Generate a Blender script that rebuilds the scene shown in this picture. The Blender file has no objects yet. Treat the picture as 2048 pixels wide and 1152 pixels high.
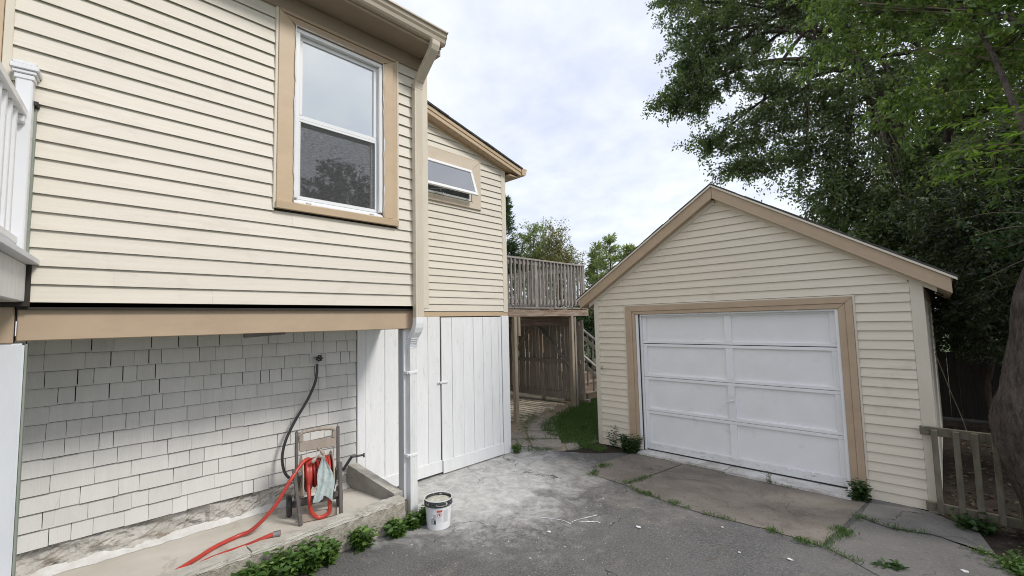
import bpy, bmesh, math, random
import numpy as np
from mathutils import Vector, Matrix

random.seed(7)
scene = bpy.context.scene
COL = scene.collection
rad = math.radians

# ------------------------------------------------------------------ camera
F_PX, YAW, PITCH, ROLL, CAM_Z = 887.48, -0.76976, 0.07481, -0.022776, 1.95
def camera_axes():
    cy, sy = math.cos(YAW), math.sin(YAW)
    f0 = Vector((sy, cy, 0)); r0 = Vector((cy, -sy, 0)); u0 = Vector((0, 0, 1))
    f = math.cos(PITCH)*f0 + math.sin(PITCH)*u0
    u = math.cos(PITCH)*u0 - math.sin(PITCH)*f0
    return math.cos(ROLL)*r0 + math.sin(ROLL)*u, math.cos(ROLL)*u - math.sin(ROLL)*r0, f
_r, _u, _f = camera_axes()
cam_data = bpy.data.cameras.new('camera')
cam_data.sensor_width = 36.0
cam_data.lens = F_PX/2048*36.0
cam_data.clip_start = 0.05
cam_data.clip_end = 2000
cam = bpy.data.objects.new('camera', cam_data)
COL.objects.link(cam)
M = Matrix.Identity(4)
for i in range(3):
    M[i][0], M[i][1], M[i][2] = _r[i], _u[i], -_f[i]
M[2][3] = CAM_Z
cam.matrix_world = M
scene.camera = cam

# ------------------------------------------------------------------ sky and sun
SUN_AZ = (0.94, 0.341)          # horizontal direction towards the sun
SUN_EL = rad(44)
SUN_STRENGTH, SUN_ANGLE = 1.4, rad(13)
SKY_LOW, SKY_HIGH = (0.49, 0.53, 0.635), (0.655, 0.675, 0.72)
world = bpy.data.worlds.new('World'); scene.world = world
world.use_nodes = True
wn = world.node_tree; wn.nodes.clear()
def N(t, kind, **kw):
    n = t.nodes.new(kind)
    for k, v in kw.items():
        if hasattr(n, k): setattr(n, k, v)
        else: n.inputs[k].default_value = v
    return n
tc = N(wn, 'ShaderNodeTexCoord')
sep = N(wn, 'ShaderNodeSeparateXYZ'); wn.links.new(tc.outputs['Generated'], sep.inputs[0])
zc = N(wn, 'ShaderNodeMath', operation='ABSOLUTE'); wn.links.new(sep.outputs[2], zc.inputs[0])
za = N(wn, 'ShaderNodeMath', operation='ADD'); wn.links.new(zc.outputs[0], za.inputs[0]); za.inputs[1].default_value = 0.28
comb = N(wn, 'ShaderNodeCombineXYZ')
for k in (0, 1):
    d = N(wn, 'ShaderNodeMath', operation='DIVIDE')
    wn.links.new(sep.outputs[k], d.inputs[0]); wn.links.new(za.outputs[0], d.inputs[1]); wn.links.new(d.outputs[0], comb.inputs[k])
n1 = N(wn, 'ShaderNodeTexNoise', noise_dimensions='3D'); n1.inputs['Scale'].default_value = 1.5
n1.inputs['Detail'].default_value = 6; n1.inputs['Roughness'].default_value = 0.58; n1.inputs['Distortion'].default_value = 0.4
wn.links.new(comb.outputs[0], n1.inputs['Vector'])
n2 = N(wn, 'ShaderNodeTexNoise'); n2.inputs['Scale'].default_value = 9; n2.inputs['Detail'].default_value = 4
n2.inputs['Roughness'].default_value = 0.5
wn.links.new(comb.outputs[0], n2.inputs['Vector'])
mx = N(wn, 'ShaderNodeMix', data_type='FLOAT'); mx.inputs[0].default_value = 0.33
wn.links.new(n1.outputs[0], mx.inputs[2]); wn.links.new(n2.outputs[0], mx.inputs[3])
ramp = N(wn, 'ShaderNodeValToRGB'); ramp.color_ramp.elements[0].position = 0.36; ramp.color_ramp.elements[1].position = 0.60
ramp.color_ramp.elements[0].color = (0, 0, 0, 1); ramp.color_ramp.elements[1].color = (1, 1, 1, 1)
wn.links.new(mx.outputs[0], ramp.inputs[0])
skyt = N(wn, 'ShaderNodeTexSky', sky_type='NISHITA'); skyt.sun_disc = False
skyt.sun_elevation = SUN_EL; skyt.sun_rotation = math.atan2(SUN_AZ[0], SUN_AZ[1])
skyt.air_density = 1.0; skyt.dust_density = 2.0
sscale = N(wn, 'ShaderNodeVectorMath', operation='SCALE'); sscale.inputs['Scale'].default_value = 0.10
wn.links.new(skyt.outputs[0], sscale.inputs[0])
cm = N(wn, 'ShaderNodeMix', data_type='RGBA')
cm.inputs[6].default_value = (*SKY_LOW, 1); cm.inputs[7].default_value = (*SKY_HIGH, 1)
wn.links.new(ramp.outputs[0], cm.inputs[0])
cm2 = N(wn, 'ShaderNodeMix', data_type='RGBA'); cm2.inputs[0].default_value = 0.86
wn.links.new(sscale.outputs[0], cm2.inputs[6]); wn.links.new(cm.outputs[2], cm2.inputs[7])
bg = N(wn, 'ShaderNodeBackground'); bg.inputs[1].default_value = 1.0
wn.links.new(cm2.outputs[2], bg.inputs[0])
wo = N(wn, 'ShaderNodeOutputWorld'); wn.links.new(bg.outputs[0], wo.inputs[0])

sl = bpy.data.lights.new('sun', 'SUN'); sl.energy = SUN_STRENGTH; sl.angle = SUN_ANGLE; sl.color = (1.0, 0.965, 0.915)
sun = bpy.data.objects.new('sun', sl); COL.objects.link(sun)
sd = Vector((SUN_AZ[0]*math.cos(SUN_EL), SUN_AZ[1]*math.cos(SUN_EL), math.sin(SUN_EL)))
sun.rotation_euler = sd.to_track_quat('Z', 'Y').to_euler()
sun.location = (6, 6, 14)

vs = scene.view_settings
vs.view_transform = 'Standard'; vs.look = 'None'; vs.exposure = 0.74; vs.gamma = 1.0; vs.use_curve_mapping = False
scene.render.engine = 'CYCLES'
scene.cycles.max_bounces = 6
scene.cycles.transparent_max_bounces = 12
scene.cycles.use_denoising = True
scene.cycles.filter_width = 1.0
scene.cycles.use_adaptive_sampling = False
scene.cycles.sample_clamp_indirect = 4.0

# ------------------------------------------------------------------ materials
MATS = {}
def pmat(name, c1, c2=None, scale=(6, 6, 6), rough=0.6, bump=0.0, bscale=(60, 60, 60), detail=5, spec=0.3,
         rnd=0.0, dirt=None, dscale=(3, 3, 3), drange=(0.55, 0.72), mid=(0.35, 0.65), metal=0.0, bdist=0.01):
    """world-space two-colour noise material, optional stains (dirt) and fine relief"""
    m = bpy.data.materials.new(name); m.use_nodes = True
    t = m.node_tree; b = t.nodes['Principled BSDF']
    b.inputs['Roughness'].default_value = rough
    b.inputs['Specular IOR Level'].default_value = spec
    b.inputs['Metallic'].default_value = metal
    geo = t.nodes.new('ShaderNodeNewGeometry')
    def noise(sc, det=5, dist=0.0, ro=0.6):
        mp = t.nodes.new('ShaderNodeMapping'); mp.inputs['Scale'].default_value = sc
        t.links.new(geo.outputs['Position'], mp.inputs[0])
        n = t.nodes.new('ShaderNodeTexNoise'); n.inputs['Scale'].default_value = 1.0
        n.inputs['Detail'].default_value = det; n.inputs['Roughness'].default_value = ro; n.inputs['Distortion'].default_value = dist
        t.links.new(mp.outputs[0], n.inputs['Vector'])
        return n
    def rmp(src, a, bb):
        r = t.nodes.new('ShaderNodeMapRange'); r.inputs[1].default_value = a; r.inputs[2].default_value = bb
        t.links.new(src, r.inputs[0]); return r.outputs[0]
    col = t.nodes.new('ShaderNodeMix'); col.data_type = 'RGBA'
    col.inputs[6].default_value = (*c1, 1); col.inputs[7].default_value = (*(c2 or c1), 1)
    n = noise(scale, detail)
    t.links.new(rmp(n.outputs[0], *mid), col.inputs[0])
    out = col.outputs[2]
    if dirt:
        dn = noise(dscale, 6, 0.6, 0.65)
        dm = t.nodes.new('ShaderNodeMix'); dm.data_type = 'RGBA'
        dm.inputs[7].default_value = (*dirt, 1)
        t.links.new(rmp(dn.outputs[0], *drange), dm.inputs[0]); t.links.new(out, dm.inputs[6]); out = dm.outputs[2]
    if rnd:
        oi = t.nodes.new('ShaderNodeObjectInfo')
        r = t.nodes.new('ShaderNodeMapRange'); r.inputs[3].default_value = 1-rnd; r.inputs[4].default_value = 1+rnd*0.6
        t.links.new(oi.outputs['Random'], r.inputs[0])
        v = t.nodes.new('ShaderNodeVectorMath'); v.operation = 'SCALE'
        t.links.new(out, v.inputs[0]); t.links.new(r.outputs[0], v.inputs['Scale']); out = v.outputs[0]
    t.links.new(out, b.inputs['Base Color'])
    if bump:
        bn = noise(bscale, 4)
        bp = t.nodes.new('ShaderNodeBump'); bp.inputs['Strength'].default_value = bump; bp.inputs['Distance'].default_value = bdist
        t.links.new(bn.outputs[0], bp.inputs['Height']); t.links.new(bp.outputs[0], b.inputs['Normal'])
    MATS[name] = m
    return m

def leafmat(name, ca, cb, cc=None, trans=0.35, rough=0.38):
    m = bpy.data.materials.new(name); m.use_nodes = True
    t = m.node_tree; t.nodes.clear()
    geo = t.nodes.new('ShaderNodeNewGeometry')
    r = t.nodes.new('ShaderNodeValToRGB')
    e = r.color_ramp.elements
    e[0].color = (*ca, 1); e[1].color = (*cb, 1)
    if cc:
        x = e.new(0.85); x.color = (*cb, 1); e[-1].color = (*cc, 1)
    t.links.new(geo.outputs['Random Per Island'], r.inputs[0])
    b = t.nodes.new('ShaderNodeBsdfPrincipled'); b.inputs['Roughness'].default_value = rough
    b.inputs['Specular IOR Level'].default_value = 0.55
    t.links.new(r.outputs[0], b.inputs['Base Color'])
    tr = t.nodes.new('ShaderNodeBsdfTranslucent')
    g = t.nodes.new('ShaderNodeMix'); g.data_type = 'RGBA'; g.blend_type = 'MULTIPLY'; g.inputs[0].default_value = 1
    g.inputs[7].default_value = (1.25, 1.35, 0.55, 1)
    t.links.new(r.outputs[0], g.inputs[6]); t.links.new(g.outputs[2], tr.inputs[0])
    mx = t.nodes.new('ShaderNodeMixShader'); mx.inputs[0].default_value = trans
    t.links.new(b.outputs[0], mx.inputs[1]); t.links.new(tr.outputs[0], mx.inputs[2])
    o = t.nodes.new('ShaderNodeOutputMaterial'); t.links.new(mx.outputs[0], o.inputs[0])
    MATS[name] = m
    return m

CREAM = (0.725, 0.672, 0.575)
pmat('vinyl_y', CREAM, (0.68, 0.628, 0.532), scale=(8, 1.2, 60), rough=0.5, bump=0.10, bscale=(30, 4, 260), rnd=0.035, spec=0.35,
     dirt=(0.56, 0.505, 0.42), dscale=(2, 2, 5), drange=(0.55, 0.85))
pmat('vinyl_x', (0.765, 0.69, 0.565), (0.715, 0.64, 0.52), scale=(1.2, 8, 60), rough=0.5, bump=0.10, bscale=(4, 30, 260), rnd=0.04, spec=0.35,
     dirt=(0.50, 0.43, 0.33), dscale=(1.6, 2, 4), drange=(0.58, 0.9))
pmat('cream_trim', (0.72, 0.655, 0.545), (0.66, 0.60, 0.49), scale=(5, 5, 2), rough=0.45, bump=0.05, bscale=(80, 80, 20))
pmat('tan', (0.49, 0.37, 0.255), (0.445, 0.335, 0.23), scale=(4, 3, 5), rough=0.42, bump=0.06, bscale=(25, 12, 25), spec=0.4,
     dirt=(0.40, 0.31, 0.22), dscale=(3, 2, 6), drange=(0.58, 0.8))
pmat('tan_light', (0.58, 0.44, 0.29), (0.52, 0.39, 0.255), scale=(4, 3, 5), rough=0.42, bump=0.05, bscale=(25, 12, 25), spec=0.4)
pmat('tan_pale', (0.67, 0.575, 0.455), (0.61, 0.52, 0.405), scale=(4, 3, 5), rough=0.42, bump=0.05, bscale=(25, 12, 25), spec=0.4)
pmat('soffit_brown', (0.36, 0.285, 0.21), (0.33, 0.26, 0.19), scale=(3, 3, 3), rough=0.5)
pmat('gutter_beige', (0.50, 0.425, 0.335), (0.46, 0.385, 0.30), scale=(6, 3, 6), rough=0.32, bump=0.03, bscale=(15, 4, 15), spec=0.5)
pmat('downspout_beige', (0.66, 0.585, 0.475), (0.60, 0.53, 0.42), scale=(8, 8, 3), rough=0.4, bump=0.05, bscale=(40, 40, 8), spec=0.4)
pmat('white_paint', (0.83, 0.835, 0.835), (0.78, 0.785, 0.785), scale=(14, 14, 2.2), rough=0.55, bump=0.22, bscale=(90, 90, 9), rnd=0.025,
     dirt=(0.50, 0.50, 0.48), dscale=(40, 40, 7), drange=(0.60, 0.78))
pmat('white_scuffed', (0.78, 0.78, 0.77), (0.70, 0.70, 0.68), scale=(20, 20, 3), rough=0.5, bump=0.3, bscale=(120, 120, 14),
     dirt=(0.42, 0.38, 0.31), dscale=(60, 60, 7), drange=(0.58, 0.75))
pmat('white_clean', (0.80, 0.80, 0.80), (0.76, 0.765, 0.77), scale=(3, 3, 3), rough=0.35, spec=0.45)
pmat('post_shade_grey', (0.47, 0.48, 0.50), (0.42, 0.43, 0.45), scale=(4, 4, 2), rough=0.5, bump=0.15, bscale=(30, 30, 5))  # grey carries the shade on the post's side faces
pmat('post_grey_white', (0.70, 0.72, 0.74), (0.64, 0.66, 0.68), scale=(4, 4, 2), rough=0.5, bump=0.15, bscale=(30, 30, 5))
pmat('garage_white', (0.85, 0.85, 0.85), (0.81, 0.81, 0.81), scale=(3, 3, 3), rough=0.5, bump=0.12, bscale=(60, 60, 60),
     dirt=(0.66, 0.655, 0.64), dscale=(4, 4, 6), drange=(0.6, 0.85), rnd=0.02)
pmat('garage_white_worn', (0.76, 0.765, 0.77), (0.70, 0.70, 0.69), scale=(12, 12, 12), rough=0.55, bump=0.3, bscale=(70, 70, 70),
     dirt=(0.33, 0.30, 0.26), dscale=(10, 10, 40), drange=(0.56, 0.74))
pmat('shingle_paint', (0.66, 0.65, 0.62), (0.62, 0.61, 0.58), scale=(12, 14, 3), rough=0.7, bump=0.25, bscale=(50, 140, 9), rnd=0.06,
     dirt=(0.43, 0.38, 0.31), dscale=(14, 18, 4), drange=(0.66, 0.88))
pmat('butt_shadow', (0.10, 0.085, 0.07), (0.05, 0.043, 0.036), scale=(20, 60, 20), rough=0.95)  # dark colour for the painted-in shadow line under the shingle butts
pmat('backing_dark', (0.05, 0.045, 0.04), (0.04, 0.035, 0.03), rough=0.9)
pmat('foundation', (0.56, 0.54, 0.50), (0.42, 0.40, 0.36), scale=(5, 5, 9), rough=0.9, bump=0.9, bscale=(9, 9, 16), bdist=0.04,
     dirt=(0.26, 0.22, 0.17), dscale=(5, 5, 12), drange=(0.55, 0.68))
pmat('concrete_floor', (0.64, 0.60, 0.53), (0.55, 0.51, 0.44), scale=(3, 2, 3), rough=0.85, bump=0.25, bscale=(30, 30, 30),
     dirt=(0.36, 0.31, 0.25), dscale=(2.5, 6, 3), drange=(0.56, 0.72))
pmat('limewash', (0.74, 0.735, 0.71), (0.62, 0.60, 0.56), scale=(9, 9, 9), rough=0.9, bump=0.4, bscale=(40, 40, 40))
pmat('curb_concrete', (0.50, 0.465, 0.395), (0.30, 0.265, 0.21), scale=(22, 22, 22), rough=0.95, bump=1.0, bscale=(120, 120, 120), bdist=0.012,
     dirt=(0.20, 0.175, 0.13), dscale=(7, 7, 7), drange=(0.56, 0.74))
pmat('curb_top', (0.57, 0.545, 0.485), (0.44, 0.415, 0.355), scale=(10, 10, 10), rough=0.95, bump=0.5, bscale=(90, 90, 90), bdist=0.012,
     dirt=(0.26, 0.24, 0.19), dscale=(9, 9, 9), drange=(0.58, 0.76))
pmat('concrete_dark', (0.36, 0.34, 0.31), (0.26, 0.245, 0.22), scale=(4, 4, 9), rough=0.9, bump=0.4, bscale=(30, 30, 60))
pmat('weathered_wood', (0.44, 0.39, 0.325), (0.28, 0.235, 0.19), scale=(30, 30, 3), rough=0.85, bump=0.4, bscale=(120, 120, 8), rnd=0.16,
     dirt=(0.36, 0.33, 0.29), dscale=(8, 8, 2), drange=(0.52, 0.75))
pmat('weathered_wood_y', (0.40, 0.31, 0.24), (0.19, 0.125, 0.085), scale=(30, 2.5, 22), rough=0.85, bump=0.4, bscale=(120, 8, 120), rnd=0.1,
     dirt=(0.44, 0.39, 0.34), dscale=(8, 2, 12), drange=(0.5, 0.75))
pmat('treated_wood', (0.45, 0.385, 0.29), (0.33, 0.275, 0.20), scale=(24, 24, 2.5), rough=0.8, bump=0.3, bscale=(120, 120, 8), rnd=0.08)
pmat('rail_grey_wood', (0.40, 0.37, 0.335), (0.245, 0.215, 0.19), scale=(20, 20, 5), rough=0.85, bump=0.3, bscale=(100, 100, 12), rnd=0.12)
pmat('stair_wood', (0.46, 0.36, 0.27), (0.34, 0.26, 0.19), scale=(12, 3, 12), rough=0.85, bump=0.3, bscale=(80, 10, 80), rnd=0.1)
pmat('gate_wood', (0.20, 0.18, 0.135), (0.13, 0.115, 0.085), scale=(20, 20, 5), rough=0.9, bump=0.5, bscale=(110, 110, 14), rnd=0.12,
     dirt=(0.15, 0.17, 0.09), dscale=(6, 6, 4), drange=(0.56, 0.75))
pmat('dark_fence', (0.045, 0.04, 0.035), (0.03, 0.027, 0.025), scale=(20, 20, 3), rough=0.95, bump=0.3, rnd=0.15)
pmat('roof_shingle', (0.10, 0.095, 0.09), (0.065, 0.06, 0.058), scale=(12, 12, 12), rough=0.95, bump=0.5, bscale=(90, 90, 90), rnd=0.15)
pmat('bark', (0.15, 0.12, 0.098), (0.055, 0.044, 0.036), scale=(22, 22, 5), rough=0.95, bump=1.0, bscale=(34, 34, 6), bdist=0.09,
     dirt=(0.19, 0.17, 0.14), dscale=(12, 12, 5), drange=(0.6, 0.75))
pmat('twig', (0.24, 0.20, 0.14), (0.15, 0.12, 0.085), scale=(9, 9, 9), rough=0.9)
pmat('black_rubber', (0.02, 0.02, 0.022), (0.03, 0.03, 0.03), rough=0.45, spec=0.5)
pmat('black_hose', (0.018, 0.019, 0.021), (0.03, 0.03, 0.032), rough=0.28, spec=0.6)
pmat('red_hose', (0.52, 0.065, 0.045), (0.42, 0.048, 0.035), scale=(9, 9, 9), rough=0.32, spec=0.5, bump=0.08, bscale=(150, 150, 150),
     dirt=(0.24, 0.05, 0.035), dscale=(20, 20, 20), drange=(0.6, 0.8))
pmat('reel_taupe', (0.40, 0.335, 0.28), (0.34, 0.285, 0.235), rough=0.5, scale=(12, 12, 4), spec=0.35)
pmat('reel_brown', (0.17, 0.15, 0.14), (0.125, 0.11, 0.103), rough=0.5, scale=(20, 20, 4), spec=0.35, dirt=(0.3, 0.28, 0.26), dscale=(20, 20, 5), drange=(0.6, 0.8))
pmat('reel_cream', (0.62, 0.53, 0.42), (0.55, 0.46, 0.36), rough=0.45)
pmat('cloth_mint', (0.52, 0.59, 0.57), (0.38, 0.44, 0.425), scale=(25, 25, 25), rough=0.95, bump=0.6, bscale=(160, 160, 160), bdist=0.008)
pmat('metal_grey', (0.42, 0.42, 0.42), (0.30, 0.30, 0.30), rough=0.35, metal=0.8)
pmat('bucket_white', (0.78, 0.785, 0.79), (0.73, 0.73, 0.735), rough=0.35, spec=0.5, scale=(10, 10, 10))
pmat('bucket_rim', (0.035, 0.037, 0.04), (0.06, 0.06, 0.062), rough=0.4, scale=(12, 12, 12), dirt=(0.70, 0.70, 0.68), dscale=(28, 28, 40), drange=(0.55, 0.66))
pmat('dried_paint', (0.62, 0.60, 0.52), (0.42, 0.40, 0.33), rough=0.7, scale=(25, 25, 25), bump=0.6, bscale=(50, 50, 50), dirt=(0.22, 0.22, 0.20), dscale=(22, 22, 22), drange=(0.58, 0.68))
pmat('print_red', (0.50, 0.10, 0.07), rough=0.5)
pmat('print_grey', (0.45, 0.46, 0.47), rough=0.5)
pmat('print_lightgrey', (0.62, 0.63, 0.64), rough=0.5)
pmat('print_black', (0.06, 0.06, 0.065), rough=0.5)
pmat('green_strip', (0.30, 0.335, 0.28), (0.25, 0.285, 0.235), rough=0.6, scale=(20, 20, 6), dirt=(0.6, 0.6, 0.58), dscale=(40, 40, 12), drange=(0.66, 0.78))
pmat('blind', (0.74, 0.82, 0.80), (0.69, 0.77, 0.75), rough=0.8, scale=(3, 3, 3))
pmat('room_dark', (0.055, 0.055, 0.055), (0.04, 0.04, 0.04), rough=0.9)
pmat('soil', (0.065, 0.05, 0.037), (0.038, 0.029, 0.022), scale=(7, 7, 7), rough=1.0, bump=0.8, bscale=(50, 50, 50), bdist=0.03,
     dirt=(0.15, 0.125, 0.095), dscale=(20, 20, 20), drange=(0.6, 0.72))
pmat('path_soil', (0.42, 0.345, 0.26), (0.32, 0.26, 0.19), scale=(8, 8, 8), rough=1.0, bump=0.8, bscale=(60, 60, 60), bdist=0.02,
     dirt=(0.16, 0.135, 0.09), dscale=(6, 6, 6), drange=(0.57, 0.72))
pmat('brick_paver', (0.66, 0.59, 0.47), (0.54, 0.475, 0.37), scale=(9, 9, 9), rough=0.95, bump=0.5, rnd=0.14)
pmat('flagstone', (0.37, 0.33, 0.28), (0.28, 0.245, 0.205), scale=(7, 7, 7), rough=0.9, bump=0.5, bscale=(50, 50, 50), rnd=0.1)
pmat('ground_far', (0.10, 0.13, 0.05), (0.07, 0.095, 0.035), scale=(2, 2, 2), rough=1.0, bump=0.5)
leafmat('leaf_far', (0.08, 0.115, 0.055), (0.17, 0.225, 0.105), (0.28, 0.33, 0.16), 0.45)
leafmat('leaf_bright', (0.09, 0.145, 0.045), (0.20, 0.285, 0.09), (0.34, 0.43, 0.14), 0.48)
leafmat('leaf_sapling', (0.11, 0.19, 0.035), (0.19, 0.31, 0.06), (0.27, 0.40, 0.09), 0.45)
leafmat('leaf_dark', (0.035, 0.052, 0.027), (0.075, 0.105, 0.048), (0.12, 0.155, 0.07), 0.35)
leafmat('leaf_weed', (0.055, 0.115, 0.026), (0.125, 0.225, 0.052), (0.24, 0.35, 0.09), 0.35)
leafmat('leaf_shrub', (0.030, 0.062, 0.022), (0.070, 0.125, 0.045), (0.11, 0.18, 0.07), 0.3)
leafmat('leaf_yellow', (0.14, 0.15, 0.05), (0.27, 0.25, 0.09), (0.36, 0.30, 0.13), 0.4)
leafmat('leaf_spruce', (0.045, 0.085, 0.04), (0.09, 0.15, 0.065), None, 0.25)
leafmat('leaf_light', (0.17, 0.225, 0.11), (0.29, 0.34, 0.17), (0.40, 0.42, 0.24), 0.45)
leafmat('grass', (0.06, 0.125, 0.03), (0.12, 0.21, 0.055), (0.22, 0.29, 0.11), 0.35, 0.6)
leafmat('litter', (0.04, 0.028, 0.018), (0.10, 0.07, 0.043), (0.22, 0.16, 0.10), 0.1, 0.8)
# ------------------------------------------------------------------ special materials
def asphalt_mat():
    m = bpy.data.materials.new('asphalt'); m.use_nodes = True; t = m.node_tree; b = t.nodes['Principled BSDF']
    L = t.links.new
    geo = t.nodes.new('ShaderNodeNewGeometry')
    def noise(s, d=5, dist=0.0, r=0.6):
        n = t.nodes.new('ShaderNodeTexNoise'); n.inputs['Scale'].default_value = s; n.inputs['Detail'].default_value = d
        n.inputs['Distortion'].default_value = dist; n.inputs['Roughness'].default_value = r
        L(geo.outputs['Position'], n.inputs['Vector']); return n.outputs[0]
    def rng(x, a, c, lo=0.0, hi=1.0):
        r = t.nodes.new('ShaderNodeMapRange'); r.inputs[1].default_value = a; r.inputs[2].default_value = c
        r.inputs[3].default_value = lo; r.inputs[4].default_value = hi; L(x, r.inputs[0]); return r.outputs[0]
    def mix(f, a, c):
        x = t.nodes.new('ShaderNodeMix'); x.data_type = 'RGBA'; L(f, x.inputs[0])
        if isinstance(a, tuple): x.inputs[6].default_value = (*a, 1)
        else: L(a, x.inputs[6])
        x.inputs[7].default_value = (*c, 1); return x.outputs[2]
    def math2(op, a, c):
        x = t.nodes.new('ShaderNodeMath'); x.operation = op
        for k, q in enumerate((a, c)):
            if isinstance(q, (int, float)): x.inputs[k].default_value = q
            else: L(q, x.inputs[k])
        return x.outputs[0]
    def spot(cx, cy, r0, r1, sx=1.0, sy=1.0, wob=0.5, ns=2.2):
        mp = t.nodes.new('ShaderNodeVectorMath'); mp.operation = 'SUBTRACT'; mp.inputs[1].default_value = (cx, cy, 0)
        L(geo.outputs['Position'], mp.inputs[0])
        m2 = t.nodes.new('ShaderNodeVectorMath'); m2.operation = 'MULTIPLY'; m2.inputs[1].default_value = (1/sx, 1/sy, 0)
        L(mp.outputs[0], m2.inputs[0])
        ln = t.nodes.new('ShaderNodeVectorMath'); ln.operation = 'LENGTH'; L(m2.outputs[0], ln.inputs[0])
        d = math2('ADD', ln.outputs['Value'], rng(noise(ns, 5, 0.8, 0.7), 0.25, 0.75, -wob, wob))
        return rng(d, r0, r1, 1.0, 0.0)
    c = mix(rng(noise(1.3, 5, 0.4), 0.35, 0.65), (0.082, 0.080, 0.078), (0.145, 0.140, 0.134))
    c = mix(rng(noise(55, 3), 0.42, 0.7), c, (0.18, 0.174, 0.167))
    c = mix(math2('MULTIPLY', rng(noise(95, 2), 0.60, 0.68), 0.75), c, (0.32, 0.31, 0.30))
    # tan dust worn patches
    c = mix(math2('MULTIPLY', rng(noise(2.1, 6, 1.0, 0.7), 0.55, 0.72), 0.55), c, (0.27, 0.245, 0.205))
    # white paint dust by the plank door
    w = math2('MULTIPLY', spot(-4.30, 3.70, 0.75, 1.45, 1.0, 1.25, 0.55, 2.6), rng(noise(7, 6, 0.8, 0.75), 0.30, 0.60, 0.35, 1.0))
    c = mix(w, c, (0.60, 0.59, 0.56))
    w2 = math2('MULTIPLY', spot(-3.6, 3.2, 0.25, 1.1, 1.2, 0.9, 0.6, 3.2), rng(noise(12, 6, 0.5, 0.8), 0.42, 0.70, 0.0, 0.85))
    c = mix(w2, c, (0.50, 0.49, 0.47))
    w3 = math2('MULTIPLY', spot(-3.75, 4.9, 0.2, 0.75, 0.9, 0.6, 0.5, 3.0), rng(noise(6, 6, 0.8, 0.75), 0.40, 0.65, 0.1, 0.8))
    c = mix(w3, c, (0.42, 0.385, 0.32))
    w4 = math2('MULTIPLY', spot(-2.7, 4.5, 0.3, 1.0, 1.3, 0.45, 0.5, 2.4), rng(noise(5, 6, 0.8, 0.75), 0.38, 0.66, 0.05, 0.75))
    c = mix(w4, c, (0.30, 0.272, 0.235))
    w5 = math2('MULTIPLY', spot(-0.3, 4.3, 0.3, 1.0, 0.8, 0.5, 0.5, 2.4), rng(noise(5, 6, 0.8, 0.75), 0.38, 0.66, 0.05, 0.7))
    c = mix(w5, c, (0.22, 0.205, 0.185))
    # fine paint spatter everywhere near the house
    sp = math2('MULTIPLY', rng(noise(30, 2, 0, 0.4), 0.72, 0.735), spot(-3.2, 3.2, 0.6, 2.2, 1, 1, 0.3, 2))
    c = mix(sp, c, (0.66, 0.66, 0.65))
    # dark oil spot
    c = mix(math2('MULTIPLY', spot(-3.38, 3.95, 0.6, 1.1, 0.17, 0.14, 0.35, 9), 0.5), c, (0.075, 0.073, 0.07))
    # cracks
    vo = t.nodes.new('ShaderNodeTexVoronoi'); vo.feature = 'DISTANCE_TO_EDGE'; vo.inputs['Scale'].default_value = 0.75
    wv = t.nodes.new('ShaderNodeVectorMath'); wv.operation = 'ADD'
    nz = t.nodes.new('ShaderNodeTexNoise'); nz.inputs['Scale'].default_value = 3; nz.inputs['Detail'].default_value = 6
    L(geo.outputs['Position'], nz.inputs['Vector']); L(geo.outputs['Position'], wv.inputs[0])
    ns = t.nodes.new('ShaderNodeVectorMath'); ns.operation = 'SCALE'; ns.inputs['Scale'].default_value = 0.5
    L(nz.outputs[1], ns.inputs[0]); L(ns.outputs[0], wv.inputs[1]); L(wv.outputs[0], vo.inputs['Vector'])
    ck = math2('MULTIPLY', rng(vo.outputs[0], 0.0, 0.006, 1, 0), rng(noise(1.7), 0.5, 0.56))
    c = mix(ck, c, (0.035, 0.033, 0.03))
    L(c, b.inputs['Base Color'])
    b.inputs['Roughness'].default_value = 0.88; b.inputs['Specular IOR Level'].default_value = 0.25
    bp = t.nodes.new('ShaderNodeBump'); bp.inputs['Strength'].default_value = 0.55; bp.inputs['Distance'].default_value = 0.008
    L(math2('ADD', noise(110, 3), math2('MULTIPLY', ck, -1.5)), bp.inputs['Height']); L(bp.outputs[0], b.inputs['Normal'])
    MATS['asphalt'] = m

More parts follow.
